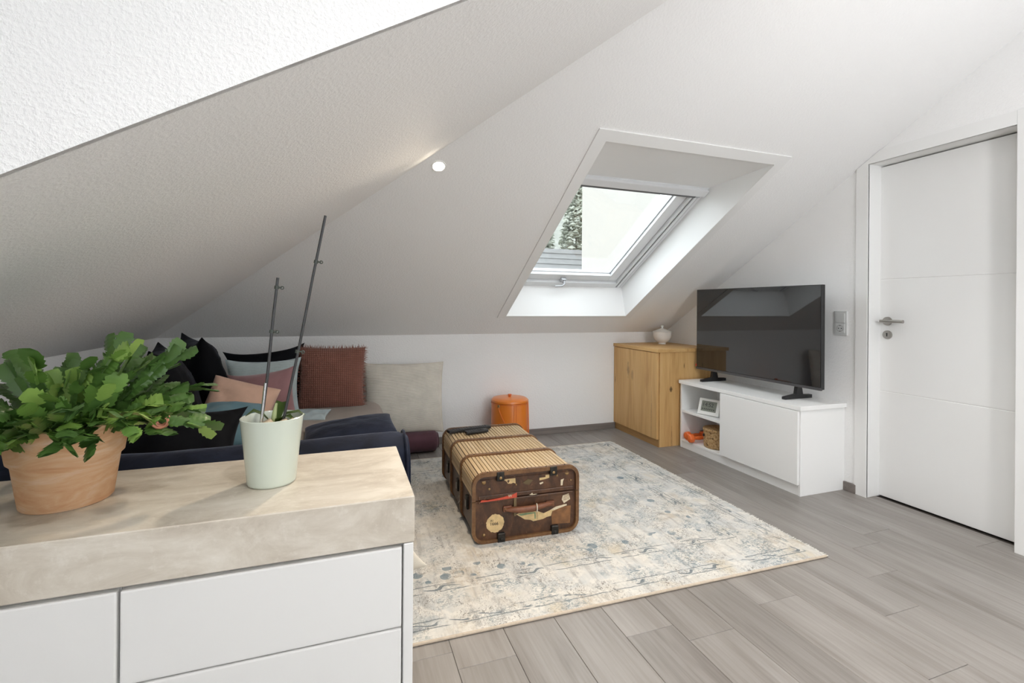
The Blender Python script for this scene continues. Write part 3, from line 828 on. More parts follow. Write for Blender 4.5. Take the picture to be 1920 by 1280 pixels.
b = BM(); bx(b, -sw_ / 2 + .0016, sw_ / 2 - .0016, -hl + .016, hl - .016, -.001, .0045, .0016, 1)
slat_me = finish(b, 'slat', M_SLAT)
for i in range(NS):
    x, z, tx, tz = along_arc((i + .5) * sw_)
    ang = atan2(tz, tx)
    place('slat', slat_me, lid_o, None, mat4=Matrix.Translation((x, 0, z)) @ Matrix.Rotation(-ang, 4, 'Y'))
# bent-wood ribs: a lower hoop and a lid hoop at four places
def hoop(y0, y1, th, zlo, zhi, name, parent, lift=.004):
    outer = rrect(TWD + 2 * lift - .004, THT + lift, TRD + lift, 8, -hw - lift + .002, 0)
    inner = rrect(TWD - 2 * th, THT - 2 * th, max(TRD - th, .01), 8, -hw + th, th)
    seq_o = [p for p in outer if zlo <= p[1] <= zhi]; seq_i = [p for p in inner if zlo <= p[1] <= zhi]
    def order(seq, outer_):
        # start on the side with the cut: rotate so that the run is contiguous
        n_ = len(outer_); keep = [zlo <= p[1] <= zhi for p in outer_]
        st_ = next(i for i in range(n_) if keep[i] and not keep[i - 1])
        return [outer_[(st_ + j) % n_] for j in range(sum(keep))]
    so, si_ = order(seq_o, outer), order(seq_i, inner)
    ze = zhi if zlo == 0 else zlo
    so = [(so[0][0], ze)] + so + [(so[-1][0], ze)]
    si_ = [(si_[0][0], ze)] + si_ + [(si_[-1][0], ze)]
    b = BM(); n_ = len(so)
    A = [b.verts.new((x, y0, z)) for x, z in so]; B = [b.verts.new((x, y1, z)) for x, z in so]
    m_ = len(si_); C = [b.verts.new((x, y0, z)) for x, z in si_]; D = [b.verts.new((x, y1, z)) for x, z in si_]
    assert n_ == m_
    for i in range(n_ - 1):
        b.faces.new((A[i], A[i + 1], B[i + 1], B[i])); b.faces.new((C[i], D[i], D[i + 1], C[i + 1]))
        b.faces.new((A[i], C[i], C[i + 1], A[i + 1])); b.faces.new((B[i], B[i + 1], D[i + 1], D[i]))
    b.faces.new((A[0], B[0], D[0], C[0])); b.faces.new((A[-1], C[-1], D[-1], B[-1]))
    return obj(name, b, M_BENT, parent, 35)
for y0, y1, th in ((-hl, -hl + .018, .015), (hl - .018, hl, .015), (-hl / 3 - .012, -hl / 3 + .012, .012), (hl / 3 - .012, hl / 3 + .012, .012)):
    hoop(y0, y1, th, 0, ZSEAM - .0015, 'rib', base_o); hoop(y0, y1, th, ZSEAM + .0015, 9, 'rib', lid_o)
# studs along the ribs on top
b = BM(); lathe(b, [(.0042, 0), (.0036, .0015), (0, .0025)], 8); stud_me = finish(b, 'stud', M_IRON)
for yy in (-hl + .010, hl - .010, -hl / 3, hl / 3):
    for xx in (-.2, -.10, 0, .10, .2): place('stud', stud_me, lid_o, (xx, yy, THT + .004))
YF_ = -hl + .0115      # front panel face (lies a little behind the front rib)
def frontprism(pts, mat, name, d=.0012, parent=None):
    b = BM(); prism(b, [(x, YF_, z) for x, z in pts], (0, -d, 0)); return obj(name, b, mat, parent or trunk)
# iron clamps at the edges, brass corner studs
for x, z, parent in ((-.138, .314, lid_o), (.136, .314, lid_o), (-.131, .019, base_o), (.146, .019, base_o)):
    b = BM(); bx(b, x - .019, x + .019, -hl - .004, -hl + .024, z - .022, z + .0225, .003, 1); cl = obj('clamp', b, M_IRON, parent)
    b = BM(); ball(b, (x, -hl - .005, z - .006), .0075, .003, .0075); obj('rivet', b, M_BRASS if z > .2 else M_IRON, cl, 40)
for x, z, rr, parent in ((-.217, .290, .011, lid_o), (.214, .293, .011, lid_o), (-.19, .255, .006, lid_o), (.16, .285, .006, lid_o), (-.215, .038, .008, base_o), (-.055, .262, .005, lid_o), (.235, .255, .005, lid_o)):
    b = BM(); ball(b, (x, YF_, z), rr, .004, rr); obj('rivet', b, M_BRASS, parent, 40)
# a raised board edge inside the front, top and bottom
b = BM(); bx(b, -.235, .235, YF_ - .004, YF_, .296, .301); obj('edge_strip', b, mL, lid_o)
b = BM(); bx(b, -.245, .245, YF_ - .005, YF_, ZSEAM + .004, ZSEAM + .022, .002, 1); obj('edge_strip', b, mL, lid_o)
b = BM(); bx(b, -.245, .245, YF_ - .005, YF_, ZSEAM - .014, ZSEAM - .003, .002, 1); obj('edge_strip', b, mL, base_o)
b = BM(); bx(b, -.068, -.054, YF_ - .006, YF_, .112, .212, .002, 1); obj('strap', b, plain('faded_strap', (.16, .11, .05), .6, var=.2, vscale=60), base_o)
# handle
b = BM()
tube(b, [(-.112, YF_ - .010, .149), (-.08, YF_ - .016, .150), (-.04, YF_ - .026, .149), (.02, YF_ - .028, .150), (.075, YF_ - .020, .153), (.11, YF_ - .012, .154), (.132, YF_ - .008, .153)], [.006, .0135, .015, .015, .0135, .011, .006], 12)
hd = obj('handle', b, M_LHAND, base_o, 50)
for x in (-.100, .122):
    b = BM(); bx(b, x - .022, x + .022, YF_ - .008, YF_, .138, .166, .006, 2); obj('handle_tab', b, M_LHAND, hd)
    b = BM(); ball(b, (x + (.01 if x > 0 else -.01), YF_ - .010, .152), .0055, .003, .0055); obj('rivet', b, M_BRASS, hd, 40)
b = BM(); tube(b, [(.042 + .0035 * cos(a * 1.0), YF_ - .028 + .018 * cos(a), .150 + .019 * sin(a)) for a in [2 * pi * k / 16 for k in range(16)]], .0026, 6, closed=True); obj('string', b, M_STRING, hd)
# paper labels
rl = random.Random(3)
def blob(cx_, cz_, rx_, rz_, n_, jag): return [(cx_ + rx_ * (1 - jag * rl.random()) * cos(2 * pi * k / n_), cz_ + rz_ * (1 - jag * rl.random()) * sin(2 * pi * k / n_)) for k in range(n_)]
st = frontprism(blob(-.160, .088, .047, .046, 40, .10), M_PAPER, 'sticker', .0012, base_o)
TX = Matrix(((1, 0, 0, 0), (0, 0, -1, YF_ - .0017), (0, 1, 0, 0), (0, 0, 0, 1)))
text_part('writing', '1666', .021, Matrix.Translation((-.165, 0, .086)) @ TX, M_INK, st)
text_part('writing', 'A1', .013, Matrix.Translation((-.176, 0, .103)) @ TX, M_INK, st)
YF_ = -hl + .0115
frontprism([(-.236, .1985), (-.14, .1995), (-.053, .203), (-.053, .226), (-.075, .218), (-.13, .2105), (-.2, .2035), (-.23, .208)], M_REDP, 'sticker', .0075, lid_o)
text_part('writing', 'W', .020, Matrix.Translation((-.088, -.0066, .2145)) @ TX, M_PALEP, lid_o)
frontprism([(-.055, .118), (-.03, .124), (-.005, .122), (.03, .120), (.052, .121), (.055, .075), (.035, .073), (.02, .082), (-.01, .088), (-.03, .102)], M_PAPER, 'sticker', .0012, base_o)
frontprism([(-.045, .117), (-.005, .119), (.045, .117), (.047, .112), (-.03, .108)], M_GREENP, 'printed_band', .0016, base_o)
frontprism([(.040, .117), (.047, .117), (.048, .085), (.041, .085)], M_GREENP, 'printed_band', .0016, base_o)
frontprism([(.055, .121), (.09, .106), (.126, .118), (.15, .128), (.2, .1375), (.212, .134), (.175, .122), (.135, .110), (.128, .088), (.105, .085), (.085, .078), (.056, .075)], M_PAPER, 'sticker', .0011, base_o)
frontprism([(.125, .118), (.155, .131), (.212, .138), (.214, .131), (.178, .123), (.150, .116)], M_PALEP, 'sticker', .0018, base_o)
frontprism([(.138, .112), (.182, .126), (.236, .128), (.232, .040), (.134, .046), (.132, .09)], M_BROWNP, 'sticker', .0009, base_o)
sq = frontprism([(.186, .162), (.192, .182), (.224, .189), (.232, .160), (.198, .143), (.193, .152)], M_PALEP, 'sticker', .0012, base_o)
for k in range(4): frontprism([(.196, .158 + k * .0068), (.226, .163 + k * .0068), (.226, .165 + k * .0068), (.196, .160 + k * .0068)], M_BROWNP, 'printed_line', .0016, base_o)
frontprism([(-.118, .292), (-.088, .298), (-.060, .302), (-.058, .268), (-.070, .274), (-.080, .270), (-.098, .272), (-.103, .282)], M_PAPER, 'sticker', .0012, lid_o)
frontprism([(-.102, .285), (-.095, .290), (-.088, .286), (-.095, .274)], mL, 'sticker_hole', .0016, lid_o)
frontprism([(.066, .283), (.098, .284), (.098, .295), (.118, .296), (.118, .279), (.095, .274), (.066, .271)], M_PAPER, 'sticker', .0012, lid_o)
frontprism([(-.022, .268), (.006, .284), (.032, .276), (.012, .255), (-.008, .260)], plain('faded_olive_label', (.12, .085, .04), .8), 'sticker', .001, lid_o)
frontprism([(.180, .262), (.198, .266), (.192, .254), (.190, .234), (.180, .234)], M_PALEP, 'sticker', .0012, lid_o)
frontprism([(.012, .207), (.026, .216), (.032, .208), (.052, .206), (.03, .2045)], M_PALEP, 'sticker', .0066, lid_o)
frontprism([(.066, .258), (.085, .262), (.086, .256), (.07, .250)], M_PALEP, 'sticker', .0012, lid_o)
# latches and a strap end on the left long side
for yy in (-.06, .24, -.30):
    b = BM(); bx(b, -hw - .001, -hw + .012, yy - .018, yy + .018, .12, .185, .003, 1); la = obj('latch', b, M_IRON, base_o)
    b = BM(); bx(b, -hw - .005, -hw - .0005, yy - .011, yy + .011, .13, .165, .002, 1); obj('latch_plate', b, plain('tarnished_steel', (.30, .28, .25), .4, .9), la)
b = BM(); tube(b, [(-hw - .004, -.17, .11), (-hw - .012, -.155, .09), (-hw - .010, -.14, .11), (-hw - .004, -.15, .13)], .002, 6); obj('wire_loop', b, M_STEEL, base_o)

# remote controls lying on the trunk
def remote(x, y, ang, ln, label):
    t = thing('remote_control', (x, y, .0105 + THT + .0005), label, 'remote control', 'remote controls on the trunk', rz=ang, local=True)
    b = BM(); bx(b, -ln / 2, ln / 2, -.022, .022, 0, .017, .006, 2); obj('body', b, M_BLACK, t)
    b = BM()
    for i in range(7):
        for j in (-1, 0, 1): bx(b, -ln * .38 + i * ln * .11 - .004, -ln * .38 + i * ln * .11 + .004, j * .012 - .003, j * .012 + .003, .0165, .0185)
    obj('buttons', b, plain('grey_rubber', (.05, .05, .05), .6), t)
remote(.705, 2.955, radians(12), .17, 'black remote control lying nearest the corner of the trunk lid')
remote(.835, 2.975, radians(8), .15, 'black remote control lying furthest from the camera on the lid')
remote(.795, 2.895, radians(10), .15, 'black remote control lying nearest the camera on the trunk lid')

# ------------------------------------------------------------------ orange cool box
M_ORANGE = plain('orange_vinyl_cover', (.72, .20, .022), .32, coat=.25)
M_OSEAM = plain('orange_seam', (.62, .13, .012), .4)
ox, oy = 1.305, 3.725
can = thing('cool_box', (ox, oy, 0), 'round orange vinyl cool box with a carrying cord behind the trunk', 'container')
b = BM(); lathe(b, [(0, 0), (.140, 0), (.150, .008), (.152, .03), (.152, .34), (.150, .352), (0, .352)], 56, (ox, oy, 0)); body = obj('body', b, M_ORANGE, can, 40)
b = BM(); lathe(b, [(0, .3535), (.150, .3535), (.154, .358), (.152, .372), (.138, .383), (.10, .389), (0, .392)], 56, (ox, oy, 0)); lid = obj('lid', b, M_ORANGE, can, 40)
b = BM(); lathe(b, [(.0, .39), (.012, .391), (.012, .400), (.016, .404), (.015, .412), (0, .415)], 20, (ox, oy, 0)); obj('knob', b, M_OSEAM, lid, 40)
for zz in (.105, .346):
    b = BM(); tube(b, [(ox + .1535 * cos(2 * pi * k / 48), oy + .1535 * sin(2 * pi * k / 48), zz) for k in range(48)], .0025, 6, closed=True); obj('seam', b, M_OSEAM, body)
for a in (-pi / 2 - .1, -pi / 2 + .02):
    b = BM(); tube(b, [(ox + .153 * cos(a), oy + .153 * sin(a), .11), (ox + .153 * cos(a), oy + .153 * sin(a), .345)], .0016, 6); obj('seam', b, M_OSEAM, body)
b = BM()
tube(b, [(ox + .158 * cos(a), oy + .158 * sin(a), .33 - .22 * (k / 14) ** .8) for k, a in enumerate([-pi * .80 + .75 * j / 14 for j in range(15)])], .003, 7)
tube(b, [(ox + .160 * cos(a), oy + .160 * sin(a), .36 - .30 * sin(pi * k / 14)) for k, a in enumerate([-.75 + .7 * j / 14 for j in range(15)])], .004, 7)
obj('cord', b, plain('orange_cord', (.75, .22, .05), .6), can)
b = BM(); ba = -pi * .80; bx(b, -.010, .010, -.004, .004, -.013, .013, .003, 1, Matrix.Translation((ox + .155 * cos(ba), oy + .155 * sin(ba), .335)) @ Matrix.Rotation(ba + pi / 2, 4, 'Z')); obj('buckle', b, M_BRASS, can)

# ------------------------------------------------------------------ sofa
def velvet(name, col, sheen, rough=.75):
    m, nt, bs = new_mat(name)
    f = noise_tex(nt, coords(nt), 7, 3, .6, .6)
    c = ramp(nt, f, [(.35, tuple(x * .65 for x in col)), (.65, tuple(x * 1.25 for x in col))])
    nt.links.new(c, bs.inputs['Base Color']); bs.inputs['Roughness'].default_value = rough
    bs.inputs['Sheen Weight'].default_value = sheen; bs.inputs['Sheen Roughness'].default_value = .3
    bs.inputs['Sheen Tint'].default_value = (.75, .8, .95, 1); bs.inputs['Specular IOR Level'].default_value = .15
    bump(nt, bs, noise_tex(nt, coords(nt), 14, 3), .25, .02)
    return m
M_NAVY = velvet('navy_velvet', (.011, .015, .030), .24)
M_BLKV = velvet('black_velvet', (.0035, .004, .006), .10)
def rounded(bm, x0, x1, y0, y1, z0, z1, r, nseg=7, wob=.0, seed=0, cuts=10):
    """soft upholstered block"""
    b2 = bmesh.new(); bx(b2, x0, x1, y0, y1, z0, z1)
    bmesh.ops.subdivide_edges(b2, edges=b2.edges[:], cuts=cuts, use_grid_fill=True)
    for v in b2.verts:
        p = v.co
        q = Vector((min(max(p.x, x0 + r), x1 - r), min(max(p.y, y0 + r), y1 - r), min(max(p.z, z0 + r), z1 - r)))
        d = p - q
        if d.length > 1e-7:
            v.co = q + d.normalized() * min(d.length, r)
        if wob: v.co += noise.noise_vector(p * 5 + Vector((seed, 0, 0))) * wob
    me = bpy.data.meshes.new('t'); b2.to_mesh(me); b2.free(); bm.from_mesh(me); bpy.data.meshes.remove(me)
sofa = thing('sofa', (-.45, 2.65, .01), 'low navy velvet sofa facing the television, heaped with cushions', 'sofa')
b = BM(); rounded(b, -1.14, .215, 1.93, 3.46, .09, .31, .03, cuts=6); obj('base', b, M_NAVY, sofa, 60)
b = BM(); rounded(b, -.96, .245, 2.085, 2.765, .312, .452, .05, wob=.006, cuts=14); obj('seat_cushion', b, M_NAVY, sofa, 60)
b = BM(); rounded(b, -.96, .245, 2.775, 3.455, .312, .452, .05, wob=.006, seed=4, cuts=14); obj('seat_cushion', b, M_NAVY, sofa, 60)
b = BM(); rounded(b, -1.16, -.965, 1.93, 3.46, .20, .66, .07, wob=.006, cuts=12); obj('backrest', b, M_NAVY, sofa, 60)
# arm: a padded roll that sags a little in the middle
b = BM(); ny, nx = 22, 40; rings = []
for i in range(nx + 1):
    x = -1.15 + (0.252 + 1.15) * i / nx
    edge = min(1, max(0, (nx - i) / 2.2)); sh = sqrt(1 - (1 - edge) ** 2) if edge < 1 else 1
    sag = -.010 * sin(pi * i / nx) + .004 * noise.noise(Vector((x * 6, 0, 3)))
    prof = [(-.115, .10), (-.118, .30), (-.122, .46)]
    for k in range(13):
        a = pi - pi * k / 12; prof.append((.0 + .118 * cos(a) * 1.0, .515 + (.112 + sag) * sin(a)))
    prof += [(.112, .44), (.105, .30), (.100, .10)]
    rings.append([b.verts.new((x, 1.985 + py_ * (.90 + .10 * sh) + .003 * noise.noise(Vector((x * 9, py_ * 9, pz_ * 9))), pz_ * (.965 + .035 * sh) + (.004 * noise.noise(Vector((x * 8, py_ * 12, 1))) if pz_ > .4 else 0))) for py_, pz_ in prof])
for i in range(nx):
    for k in range(len(rings[0]) - 1): b.faces.new((rings[i][k], rings[i][k + 1], rings[i + 1][k + 1], rings[i + 1][k]))
b.faces.new(rings[-1]); b.faces.new(rings[0][::-1])
arm = obj('arm', b, M_NAVY, sofa, 60)
b = BM()
rim = [Vector((.236, 1.985 + py_ * 1.0, pz_)) for py_, pz_ in prof]
tube(b, rim, .0045, 7); obj('piping', b, M_NAVY, arm, 60)
for x in (-1.05, .12):
    for y in (2.02, 3.38):
        b = BM(); tube(b, [(x, y, .0105), (x, y, .092)], [.018, .026], 12); obj('leg', b, M_BLACK, sofa)

# cushions -------------------------------------------------------------------------------------------------
def pillow(name, c, w, h, th, right, up, mat, label, cat='cushion', group=None, seed=0, pinch=.10, wr=.012, n=26, piping=None, ear=.0, fringe=None, sag=0.0, pw=.42):
    right = Vector(right).normalized(); up = Vector(up); up = (up - right * up.dot(right)).normalized(); nor = right.cross(up)
    c = Vector(c)
    def S(u, v, s):
        sx = 1 - pinch * (1 - v * v) * abs(u) ** 2; sy = 1 - pinch * (1 - u * u) * abs(v) ** 2
        x = w / 2 * u * sx; y = h / 2 * v * sy
        if ear: x += ear * u * (abs(u * v)) ** 6; y += ear * v * (abs(u * v)) ** 6
        t = th / 2 * ((1 - u * u) ** pw) * ((1 - v * v) ** pw)
        k = noise.noise(Vector((u * 1.7 + seed * 3.1, v * 1.7, s * 2.0 + seed)))
        k2 = noise.noise(Vector((u * 4.5 + seed, v * 2.2 + seed * 1.7, s * 3.0)))
        k3 = 1 - 2 * abs(noise.noise(Vector((u * 2.6 + v * 1.4 + seed * 2.3, v * 2.6 - u * .8, s * 1.5 + seed))))
        t += (wr * k + wr * .5 * k2 + wr * .45 * max(0, k3) ** 3) * (1 - u ** 4) * (1 - v ** 4)
        y -= sag * (1 - u * u) * (v + 1) / 2
        return c + right * x + up * y + nor * (s * max(t, .0))
    b = BM(); front, back = {}, {}
    for i in range(n + 1):
        for j in range(n + 1):
            u = sin((-1 + 2 * i / n) * pi / 2); v = sin((-1 + 2 * j / n) * pi / 2)
            front[i, j] = b.verts.new(S(u, v, 1))
            back[i, j] = front[i, j] if i in (0, n) or j in (0, n) else b.verts.new(S(u, v, -1))
    for i in range(n):
        for j in range(n):
            b.faces.new((front[i, j], front[i + 1, j], front[i + 1, j + 1], front[i, j + 1]))
            q = (back[i, j], back[i, j + 1], back[i + 1, j + 1], back[i + 1, j])
            try: b.faces.new(q)
            except ValueError: pass
    m = 30
    edge = [S(-1 + 2 * k / m, -1, 0) for k in range(m)] + [S(1, -1 + 2 * k / m, 0) for k in range(m)] + [S(1 - 2 * k / m, 1, 0) for k in range(m)] + [S(-1, 1 - 2 * k / m, 0) for k in range(m)]
    if not (piping or fringe):
        o = obj(name, b, mat, None, 70); return tag(o, label, cat, group)
    t = thing(name, c - Vector((0, 0, h / 2)), label, cat, group)
    obj('cover', b, mat, t, 70)
    if piping:
        b = BM(); tube(b, edge, .004, 6, closed=True); obj('piping', b, piping, t, 70)
    if fringe:
        b = BM(); rf = random.Random(seed)
        for i in range(0, 4 * m):
            for rep in range(3):
                p = edge[i].lerp(edge[(i + 1) % (4 * m)], rf.random()); d = (p - c); d -= nor * d.dot(nor)
                side = i // m; dr = (-up, right, up, -right)[side]
                dr = (dr + right * (rf.random() - .5) * .9 + up * (rf.random() - .5) * .9 + nor * (rf.random() - .5) * .8).normalized()
                l_ = .014 + .016 * rf.random(); q = (right if side in (0, 2) else up) * .002
                prism(b, [p - q - dr * .003, p + q - dr * .003, p + dr * l_], nor * .0015)
        o = obj('fringe', b, fringe, t); o['kind'] = 'stuff'
    return t

def cloth(name, col, rough=.85, sheen=.2, weave=None, bstr=.3, var=.1):
    m, nt, bs = new_mat(name)
    v = coords(nt); f = noise_tex(nt, v, 10, 3)
    c = ramp(nt, f, [(.3, tuple(x * (1 - var) for x in col)), (.7, tuple(min(1, x * (1 + var)) for x in col))])
    bs.inputs['Roughness'].default_value = rough; bs.inputs['Sheen Weight'].default_value = sheen; bs.inputs['Specular IOR Level'].default_value = .15
    if weave:
        sx_, sz_, dark = weave
        sep = N(nt, 'ShaderNodeSeparateXYZ'); nt.links.new(v, sep.inputs[0])
        a = math_(nt, 'SINE', math_(nt, 'MULTIPLY', sep.outputs[0], sx_)); z_ = math_(nt, 'SINE', math_(nt, 'MULTIPLY', sep.outputs[2], sz_))
        g = math_(nt, 'MAXIMUM', math_(nt, 'ABSOLUTE', a), math_(nt, 'ABSOLUTE', z_)) if sx_ and sz_ else math_(nt, 'ABSOLUTE', z_ if sz_ else a)
        g = math_(nt, 'MULTIPLY', math_(nt, 'ABSOLUTE', a) if sx_ else 1.0, math_(nt, 'ABSOLUTE', z_) if sz_ else 1.0)
        k = ramp(nt, g, [(.0, (1, 1, 1)), (.45, (0, 0, 0))])
        c = mix(nt, math_(nt, 'MULTIPLY', k, dark), c, tuple(x * .35 for x in col))
        bump(nt, bs, g, bstr, .006)
    else: bump(nt, bs, noise_tex(nt, v, 260, 2), bstr, .002)
    nt.links.new(c, bs.inputs['Base Color'])
    return m
M_WAFFLE = cloth('brick_red_waffle', (.265, .115, .085), weave=(245, 270, .75), bstr=.6)
M_BRICK = cloth('brick_red_fringe', (.26, .11, .08))
M_CREAMR = cloth('cream_ribbed_cloth', (.72, .675, .60), weave=(0, 330, .28), bstr=.4)
M_CREAM = cloth('cream_cloth', (.62, .57, .48))
M_LBLUE = cloth('pale_blue_seersucker', (.46, .54, .55), weave=(0, 420, .18), bstr=.4)
M_LBLUE2 = cloth('pale_blue_cotton', (.44, .53, .56))
M_MAUVE = cloth('mauve_velvet', (.30, .16, .165), sheen=.6)
M_PEACH = cloth('peach_cotton', (.66, .43, .32))
M_TEAL = cloth('teal_blue_cotton', (.12, .22, .265))
M_PLUM = cloth('plum_cotton', (.105, .048, .062))
M_THROW = cloth('oatmeal_throw', (.70, .615, .545), var=.05)

GS = 'cushions on the sofa'
pillow('back_cushion', (-.80, 2.78, .675), .56, .50, .22, (-.25, 1, 0), (-.28, 0, 1), M_BLKV, 'black velvet back cushion on the left, nearest the cactus', group=GS, seed=1, ear=.02, wr=.02)
pillow('back_cushion', (-.80, 3.36, .690), .54, .50, .22, (-.45, 1, 0), (-.30, .05, 1), M_BLKV, 'black velvet back cushion leaning in the corner with its point up', group=GS, seed=2, ear=.025, wr=.02)
pillow('back_cushion', (-.46, 3.44, .655), .44, .38, .12, (1, .05, .10), (0, .10, 1), M_BLKV, 'black cushion peeping out behind the pale blue cushion', group=GS, seed=3, ear=.02)
pillow('blue_cushion', (-.455, 3.24, .625), .40, .36, .13, (1, .10, 0), (0, .32, 1), M_LBLUE, 'pale blue seersucker cushion with piped edge behind the mauve one', group=GS, seed=4, ear=.008, piping=M_LBLUE2)
pillow('mauve_cushion', (-.425, 3.02, .605), .34, .32, .12, (1, .0, .12), (.12, .40, 1), M_MAUVE, 'mauve velvet cushion in front of the pale blue one', group=GS, seed=5, ear=.012, wr=.015)
pillow('peach_cushion', (-.52, 2.85, .585), .33, .30, .18, (1, .0, -.30), (.25, .50, 1), M_PEACH, 'peach cotton cushion slumped against the black back cushion', group=GS, seed=6, wr=.016, pw=.30, pinch=.06)
pillow('teal_cushion', (-.60, 2.58, .560), .46, .36, .15, (1, .05, 0), (0, 1, .35), M_TEAL, 'teal blue cushion lying flat behind the black one', group=GS, seed=7, wr=.02)
pillow('dark_cushion', (-.66, 2.32, .535), .48, .34, .17, (1, .02, -.02), (0, .75, 1), M_BLKV, 'large black velvet cushion leaning inside the near arm', group=GS, seed=8, wr=.02, ear=.015)
pillow('waffle_cushion', (-.068, 3.40, .652), .415, .415, .15, (1, -.06, -.015), (0, .20, 1), M_WAFFLE, 'square brick-red waffle cushion with frayed edges', group=GS, seed=9, pinch=.04, wr=.006, fringe=M_BRICK)
pillow('navy_cushion', (.035, 2.57, .497), .44, .34, .09, (1, .02, .10), (0, 1, .05), M_NAVY, 'flat navy cushion lying on the throw by the sofa arm', group=GS, seed=10, pinch=.03, wr=.006, pw=.3)
# pale blue cloth corner and the throw over the seat
b = BM(); nx, ny = 40, 48; g = {}
for i in range(nx + 1):
    for j in range(ny + 1):
        x = -.78 + (.285 + .78) * i / nx; y = 2.14 + 1.30 * j / ny
        z = .468 + .004 * noise.noise(Vector((x * 6, y * 6, 0))) + .003 * noise.noise(Vector((x * 17, y * 11, 2)))
        if x > .18:
            f_ = (x - .18) / .105; a_ = min(f_, 1) * pi / 2; z -= .085 * (1 - cos(a_)); x = .18 + .083 * sin(a_)
        g[i, j] = b.verts.new((x, y, z))
for i in range(nx):
    for j in range(ny): b.faces.new((g[i, j], g[i + 1, j], g[i + 1, j + 1], g[i, j + 1]))
bmesh.ops.solidify(b, geom=b.faces[:], thickness=.005)
tag(obj('throw', b, M_THROW, None, 60), 'oatmeal throw spread over the sofa seat', 'blanket')
pillow('blue_cloth', (-.19, 3.10, .478), .22, .20, .032, (1, -.15, -.02), (.2, 1, .10), M_LBLUE2, 'crumpled pale blue cloth beside the red waffle cushion', 'cloth', seed=12, wr=.012, pw=.3)

# large floor cushion and plum bolster by the back wall
t = thing('bolster', (.36, 3.735, 0), 'plum bolster lying on the floor against the back wall', 'bolster')
b = BM(); nseg = 30; rings = []
for i in range(nseg + 1):
    f = i / nseg; x = .02 + .685 * f; e = min(f, 1 - f) / .05; s = sqrt(max(0, 1 - (1 - min(1, e)) ** 2)) * .35 + .65
    rings.append([b.verts.new((x, 3.735 + .092 * s * cos(a) * (1 + .01 * noise.noise(Vector((x * 9, a, 0)))), .083 + .082 * s * sin(a))) for a in [2 * pi * k / 24 for k in range(24)]])
for A_, B_ in zip(rings, rings[1:]):
    for k in range(24): b.faces.new((A_[k], A_[(k + 1) % 24], B_[(k + 1) % 24], B_[k]))
b.faces.new(rings[0][::-1]); b.faces.new(rings[-1]); obj('cover', b, M_PLUM, t, 50)
b = BM(); tube(b, [(.705, 3.735 + .062 * cos(2 * pi * k / 24), .083 + .055 * sin(2 * pi * k / 24)) for k in range(24)], .004, 6, closed=True); obj('piping', b, M_PLUM, t)
pillow('floor_cushion', (.452, 3.765, .420), .60, .54, .16, (1, 0, -.01), (0, .12, 1), M_CREAMR, 'big cream ribbed cushion standing on the plum bolster', seed=13, pinch=.04, wr=.012, ear=.004, piping=M_CREAM)
pillow('cream_cushion', (-.057, 1.735, .252), .62, .30, .11, (1, .02, .30), (-.3, 0, 1), M_CREAM, 'cream cushion tucked between sofa arm and sideboard, only a corner showing', seed=14, ear=.012)

# ------------------------------------------------------------------ sideboard with stone worktop
ms, nt, bs = new_mat('beige_stone')
v = coords(nt); a = noise_tex(nt, coords(nt, (1, 2.2, 2.2)), 5.0, 7, .68, .6); c2 = noise_tex(nt, v, 45, 4, .7)
c = ramp(nt, a, [(.30, (.42, .365, .295)), (.46, (.55, .495, .415)), (.60, (.64, .59, .51)), (.75, (.72, .675, .60))])
c = mix(nt, math_(nt, 'MULTIPLY', ramp(nt, c2, [(.55, (0, 0, 0)), (.70, (1, 1, 1))]), .35), c, (.74, .70, .63))
nt.links.new(c, bs.inputs['Base Color']); bs.inputs['Roughness'].default_value = .42; bump(nt, bs, c2, .05, .002)
WX1, WY0, WY1, WZ = .166, 1.162, 1.594, .680
b = BM(); bx(b, XL + .003, WX1, WY0, WY1, WZ - .111, WZ, .0022, 1)
tag(obj('worktop', b, ms), 'thick beige stone worktop carrying the potted plants', 'worktop')
M_SB = plain('warm_white_front', (.74, .735, .72), .38)
def unit(x0, x1, label, fronts, stile):
    t = thing('sideboard_unit', ((x0 + x1) / 2, 1.38, 0), label, 'cabinet', 'sideboard units under the stone worktop')
    b = BM(); bx(b, x0, x1, WY0 + .022, WY1 - .004, .0, WZ - .112); obj('body', b, M_SB, t)
    for nm, a0, a1, z0, z1 in fronts:
        b = BM(); bx(b, a0, a1, WY0 + .0015, WY0 + .0205, z0, z1, .004, 2); obj(nm, b, M_SB, t)
    if stile:
        b = BM(); bx(b, *stile, WY0 + .0015, WY0 + .0215, 0, WZ - .113, .002, 1); obj('end_panel', b, M_SB, t)
unit(-.4225, .164, 'white sideboard unit with wide handleless drawers', [('drawer', -.4195, .1365, z0, z1) for z0, z1 in ((.3695, .560), (.172, .3655), (.06, .168))], (.1405, .1638))
unit(XL + .004, -.4235, 'white sideboard unit with a plain door under the cactus', [('door', -.83, -.4255, .06, .560), ('door', XL + .006, -.834, .06, .560)], None)

